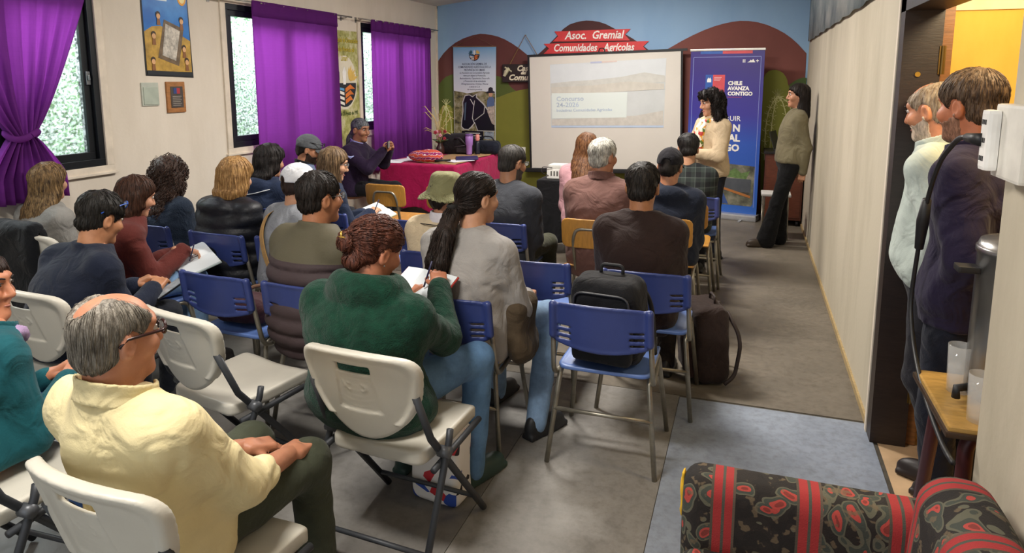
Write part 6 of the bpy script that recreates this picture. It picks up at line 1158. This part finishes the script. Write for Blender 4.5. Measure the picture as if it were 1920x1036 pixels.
# tote bag
TOT, nt, b = nodes('printed_tote'); v = texco(nt); vo = nt.nodes.new('ShaderNodeTexVoronoi'); vo.inputs['Scale'].default_value = 22; nt.links.new(v, vo.inputs['Vector']); sp = nt.nodes.new('ShaderNodeSeparateColor'); nt.links.new(vo.outputs['Color'], sp.inputs[0]); nt.links.new(ramp(nt, sp.outputs[0], [(0, hexc('#e2ddd8')), (0.6, hexc('#c03038')), (0.75, hexc('#e2ddd8')), (0.85, hexc('#2c4a9c')), (0.93, hexc('#201a1c'))], 'CONSTANT'), b.inputs['Base Color'])
t = thing('tote_bag', 'white tote bag with red and blue print under the green fleece woman', 'bag', (-1.13, 2.40, 0.0), -6)
sdf_obj('body', lambda P: np.maximum(rbx(P, (0, 0, 0.16), (0.11, 0.07, 0.16), 0.03) - 0.008 * wob(P, 18, 1), -P[:, 2]), (-0.14, -0.1, 0), (0.14, 0.1, 0.34), 0.009, TOT, t); MB().tube(rpath([(-0.06, -0.05, 0.30), (-0.05, -0.04, 0.40), (0.05, -0.04, 0.40), (0.06, -0.05, 0.30)], 0.05), 0.007, 6).build('handle', flat('#c8b8a8'), t, True)
t = lumpy('handbag', 'maroon bag on the seat of the empty blue chair', 'bag', (-2.44, 2.86, 0.452), 0.15, 0.10, 0.065, '#3a1f24', seed=2); MB().tube(rpath([(-0.1, 0.04, 0.11), (-0.02, 0.10, 0.16), (0.12, 0.10, 0.15), (0.17, 0.04, 0.08)], 0.05), 0.010, 6).build('strap', flat('#7a5a44'), t, True)
# coats
def coat(label, loc, rz, fn, lo, hi, h): o = sdf_obj('jacket', fn, lo, hi, 0.01, cloth(h, 160, 0.2), None, loc); o.rotation_euler = (0, 0, math.radians(rz)); return tag(o, label, 'jacket')
coat('black coat draped over the white chair by the left wall', (-3.90, 3.04, 0), -2, lambda P: smin(np.maximum(rbx(P, (-0.06, -0.275, 0.60), (0.20, 0.055, 0.30), 0.05), -rbx(P, (0, -0.255, 0.5), (0.26, 0.026, 0.345), 0.01)), rbx(P, (-0.12, -0.22, 0.80), (0.16, 0.08, 0.06), 0.05), 0.03) - 0.012 * wob(P, 17, 1) - 0.006 * wob(P, 40, 2), (-0.32, -0.40, 0.26), (0.22, -0.08, 0.95), '#101216')
coat('olive brown jacket bundled at the side of the grey sweater', (-0.965, 2.93, 0.42), 0, lambda P: smin(rbx(P, (0, 0, 0.16), (0.055, 0.12, 0.13), 0.05), ell(P, (0.02, -0.01, 0.06), (0.06, 0.13, 0.08)), 0.04) - 0.012 * wob(P, 22, 1) - 0.005 * wob(P, 52, 2), (-0.12, -0.2, -0.06), (0.13, 0.2, 0.34), '#4d4030')
# notebooks, pens, phones held by people
def notebook(label, loc, rx, ry, rz, w=0.16, d=0.22, cover='#b8c8c8'):
    t = thing('notebook', label, 'notebook', loc, 0, 'notebooks in use'); t.rotation_euler = [math.radians(a) for a in (rx, ry, rz)]
    MB().box((-w, -d / 2, -0.012), (w, d / 2, -0.004), 0.002).build('cover', flat(cover, 0.5), t)
    for s in (-1, 1): MB().prism([(0.0, -0.004), (s * w * 0.3, 0.006), (s * (w - 0.005), 0.0), (s * (w - 0.005), -0.004)], 1, -d / 2 + 0.004, d / 2 - 0.004).build('pages', flat('#dfe6ea', 0.7, 0, 0.3, 0.02), t)
    MB().tube([(0.03, -0.03, 0.015), (0.06, 0.02, 0.12)], 0.004, 6).build('pen', flat('#2b2b50', 0.4), t, True); return t
notebook('open notebook on the lap of the rust jacket woman', (-3.09, 3.18, 0.645), 18, 12, -30); notebook('open notebook in the hands of the navy jacket woman', (-2.66, 4.56, 0.70), 16, 10, -30, 0.15, 0.2, '#c8c8a8'); notebook('open red edged notebook held by the green fleece woman', (-1.30, 2.60, 0.83), 22, 4, -6, 0.13, 0.19, '#b83a34')
def phone(label, loc, rx, ry, rz):
    t = thing('phone', label, 'phone', loc, 0, 'phones in hands'); t.rotation_euler = [math.radians(a) for a in (rx, ry, rz)]; MB().box((-0.037, -0.078, -0.005), (0.037, 0.078, 0.004), 0.003).build('case', flat('#17171b', 0.35), t); MB().box((-0.033, -0.072, 0.004), (0.033, 0.072, 0.005)).build('screen', flat('#8f9499', 0.15, 0, 0.6, 0.3, 30), t)
phone('black phone held up by the woman at the pink table', (-3.54, 6.38, 1.03), 75, 90, 95); phone('phone in the hand of the navy fleece man', (-2.72, 2.62, 0.66), 25, 0, -20)
# ---------------------------------------------------------------- foreground right: sofa, side table, urn, glasses, plug and cable
def sofa_mat(name, axis, off=0.0):
    m, nt, b = nodes(name); v = texco(nt); sp = nt.nodes.new('ShaderNodeSeparateXYZ'); nt.links.new(v, sp.inputs[0])
    ad = nt.nodes.new('ShaderNodeMath'); ad.operation = 'ADD'; ad.inputs[1].default_value = 5 + off; nt.links.new(sp.outputs[axis], ad.inputs[0]); dv = nt.nodes.new('ShaderNodeMath'); dv.operation = 'MULTIPLY'; dv.inputs[1].default_value = 1 / 0.215; nt.links.new(ad.outputs[0], dv.inputs[0]); fr = nt.nodes.new('ShaderNodeMath'); fr.operation = 'FRACT'; nt.links.new(dv.outputs[0], fr.inputs[0])
    st = ramp(nt, fr.outputs[0], [(0.0, hexc('#4c4438')), (0.03, hexc('#9c2c2c')), (0.13, hexc('#4a4a40')), (0.165, hexc('#9c2c2c')), (0.26, hexc('#5a4c40')), (0.29, (0, 0, 0, 1))], 'CONSTANT')
    isb = ramp(nt, fr.outputs[0], [(0.0, (0, 0, 0, 1)), (0.29, (1, 1, 1, 1))], 'CONSTANT')
    n0 = nt.nodes.new('ShaderNodeTexNoise'); n0.inputs['Scale'].default_value = 9; n0.inputs['Detail'].default_value = 1; nt.links.new(v, n0.inputs['Vector']); va = nt.nodes.new('ShaderNodeVectorMath'); va.operation = 'SCALE'; va.inputs['Scale'].default_value = 0.20; nt.links.new(n0.outputs['Color'], va.inputs[0]); vb_ = nt.nodes.new('ShaderNodeVectorMath'); nt.links.new(v, vb_.inputs[0]); nt.links.new(va.outputs[0], vb_.inputs[1])
    vo = nt.nodes.new('ShaderNodeTexVoronoi'); vo.inputs['Scale'].default_value = 13; nt.links.new(vb_.outputs[0], vo.inputs['Vector'])
    pa = ramp(nt, vo.outputs['Distance'], [(0.0, hexc('#7a3028')), (0.16, hexc('#a84038')), (0.26, hexc('#3c4038')), (0.40, hexc('#5a5848')), (0.48, hexc('#221c18')), (0.62, hexc('#1c1714'))], 'CONSTANT')
    nz = noise(nt, v, 34, 2); mx2 = nt.nodes.new('ShaderNodeMix'); mx2.data_type = 'RGBA'; nt.links.new(ramp(nt, nz, [(0.60, (0, 0, 0, 1)), (0.64, (0.7,) * 3)]), mx2.inputs[0]); nt.links.new(pa, mx2.inputs[6]); mx2.inputs[7].default_value = hexc('#6a5a44')
    mx = nt.nodes.new('ShaderNodeMix'); mx.data_type = 'RGBA'; nt.links.new(isb, mx.inputs[0]); nt.links.new(st, mx.inputs[6]); nt.links.new(mx2.outputs[2], mx.inputs[7]); nt.links.new(mx.outputs[2], b.inputs['Base Color'])
    b.inputs['Roughness'].default_value = 0.9; bump(nt, b, noise(nt, v, 300, 2), 0.3, 0.004); return m
t = thing('sofa', 'red and black paisley striped sofa against the right wall', 'sofa', (0.25, 1.0, 0))
def sbx(c, h, r, n): return lambda P: rbx(P, c, h, r) - n * wob(P, 9, 1) - n * 0.4 * wob(P, 24, 2)
sdf_obj('arm', sbx((-0.02, 0.87, 0.32), (0.36, 0.072, 0.31), 0.055, 0.005), (-0.42, 0.75, 0.0), (0.40, 0.98, 0.67), 0.0105, sofa_mat('sofa_fabric_arm', 0, 0.03), t)
sdf_obj('seat_cushion', sbx((-0.05, 0.14, 0.38), (0.335, 0.655, 0.085), 0.06, 0.006), (-0.42, -0.56, 0.26), (0.34, 0.84, 0.50), 0.0125, sofa_mat('sofa_fabric_seat', 1, 0.03), t)
def sbk(P): x, y, z = P.T; Q = np.stack([x - 0.10 * (z - 0.45), y, z], 1).astype(f32); return rbx(Q, (0.235, 0.14, 0.40), (0.085, 0.70, 0.365), 0.075) - 0.006 * wob(P, 8, 2)
sdf_obj('backrest', sbk, (0.08, -0.62, 0.0), (0.375, 0.90, 0.80), 0.0125, sofa_mat('sofa_fabric_back', 1, 0.08), t)
MB().box((-0.36, -0.62, 0.05), (0.30, 0.82, 0.32), 0.01).build('base', sofa_mat('sofa_fabric_base', 1, 0.0), t)
for sx, sy in ((-0.32, -0.55), (-0.32, 0.78), (0.26, -0.55), (0.26, 0.78)): MB().tube([(sx, sy, 0), (sx, sy, 0.06)], 0.02, 8).build('foot', BLACK, t)
sdf_obj('torn_foam', lambda P: rbx(P, (-0.379, 0.895, 0.53), (0.007, 0.024, 0.07), 0.006) - 0.006 * wob(P, 60, 1), (-0.41, 0.85, 0.45), (-0.36, 0.96, 0.64), 0.005, flat('#d8a826', 0.9), t)
# side table
t = thing('side_table', 'worn wooden side table with dark red metal legs in the doorway', 'table', (0.83, 2.32, 0)); TT = wood('#b08a4a', (1, 4, 1), 0.3)
MB().box((-0.265, -0.215, 0.715), (0.30, 0.20, 0.742), 0.008).build('table_top', TT, t); MB().box((-0.272, -0.222, 0.712), (0.306, 0.207, 0.730), 0.006).build('worn_edge', wood('#3c2a1c', (1, 4, 1)), t)
LR = flat('#4a1f22', 0.4, 0.2)
for sx, sy in ((-1, -1), (-1, 1), (1, -1), (1, 1)): MB().tube(rpath([(sx * 0.10, sy * 0.12, 0.70), (sx * 0.20, sy * 0.15, 0.695), (sx * 0.225, sy * 0.24, 0.0)], 0.06), 0.021, 10).build('leg', LR, t, True)
t = thing('water_urn', 'tall stainless steel water urn on the side table', 'urn', (0.80, 2.36, 0.7425)); MT = flat('#8e8d8b', 0.28, 0.9, 0.5, 0.1)
MB().lathe([(0.12, 0), (0.135, 0.01), (0.135, 0.44), (0.14, 0.45), (0.14, 0.465), (0.12, 0.475)], n=28).build('tank', MT, t, True); MB().lathe([(0.138, 0.465), (0.13, 0.485), (0.05, 0.505), (0.0001, 0.508)], n=28, cap=False).build('lid', flat('#b4b2ae', 0.25, 0.9), t, True)
MB().box((-0.19, -0.03, 0.385), (-0.13, 0.03, 0.405), 0.006).build('side_handle', BLACK, t); MB().tube([(-0.13, -0.06, 0.05), (-0.18, -0.09, 0.05), (-0.18, -0.09, 0.02)], 0.012, 8).build('tap', BLACK, t, True); o = MB().lathe([(0.0001, 0), (0.02, 0.005), (0.015, 0.03), (0.0001, 0.035)], (0, 0, 0.508), 12).build('knob', BLACK, t, True)
GL, nt, b = nodes('clear_glass'); b.inputs['Alpha'].default_value = 0.22; b.inputs['Roughness'].default_value = 0.04; b.inputs['Specular IOR Level'].default_value = 0.9; b.inputs['Base Color'].default_value = (0.95, 0.97, 0.97, 1)
for lab, loc, h, water in (('drinking glass half full of water beside the urn', (0.65, 2.37, 0.7425), 0.15, True), ('empty drinking glass at the front of the side table', (0.655, 2.17, 0.7425), 0.14, False)):
    t = thing('drinking_glass', lab, 'glass', loc); MB().lathe([(0.0001, 0.001), (0.031, 0.001), (0.036, h), (0.034, h), (0.029, 0.012), (0.0001, 0.010)], n=24, cap=False).build('tumbler_wall', GL, t, True)
    if water: MB().lathe([(0.0001, 0.0115), (0.0285, 0.0125), (0.031, h * 0.55), (0.0001, h * 0.55)], n=24, cap=False).build('water', GL, t, True)
# sockets and cable
t = thing('power_outlet', 'white surface mounted socket box on the wall edge by the sofa', 'socket', (XR, 1.98, 1.55)); MB().box((-0.045, -0.14, -0.09), (0.0, 0.06, 0.09), 0.008).build('box', flat('#dedad0', 0.4), t); st = MB().box((-0.075, 0.005, -0.075), (-0.045, 0.06, 0.075), 0.010).build('socket_strip', flat('#efede8', 0.35), t)
for z in (-0.045, 0.0, 0.045):
    for k in (-1, 0, 1): MB().box((-0.0765, 0.028 + 0.012 * k, z - 0.006), (-0.0745, 0.033 + 0.012 * k, z + 0.006)).build('socket_slot', BLACK, st)
CB = flat('#1b1b1d', 0.5); t = thing('power_cable', 'black power cable hanging from the wall socket past the doorway', 'cable', (0.548, 2.02, 1.55))
def cb(pts): return [(a - 0.548, b_ - 2.02, c - 1.55) for a, b_, c in pts]
MB().tube(cb([(0.55, 2.02, 1.55), (0.555, 2.16, 1.545)]), [0.017, 0.012], 10).build('plug', CB, t, True)
MB().tube(rpath(cb([(0.555, 2.16, 1.545), (0.57, 2.30, 1.535), (0.575, 2.50, 1.45), (0.575, 2.60, 1.34), (0.575, 2.66, 1.20), (0.575, 2.70, 1.05), (0.575, 2.73, 0.905), (0.575, 2.64, 0.80), (0.57, 2.50, 0.735), (0.56, 2.28, 0.70), (0.552, 2.08, 0.69), (0.55, 1.98, 0.70)]), 0.08), 0.0075, 8).build('cord', CB, t, True)
MB().tube(cb([(0.575, 2.625, 1.30), (0.575, 2.655, 1.22), (0.575, 2.675, 1.12)]), [0.014, 0.02, 0.014], 10).build('connector', CB, t, True)
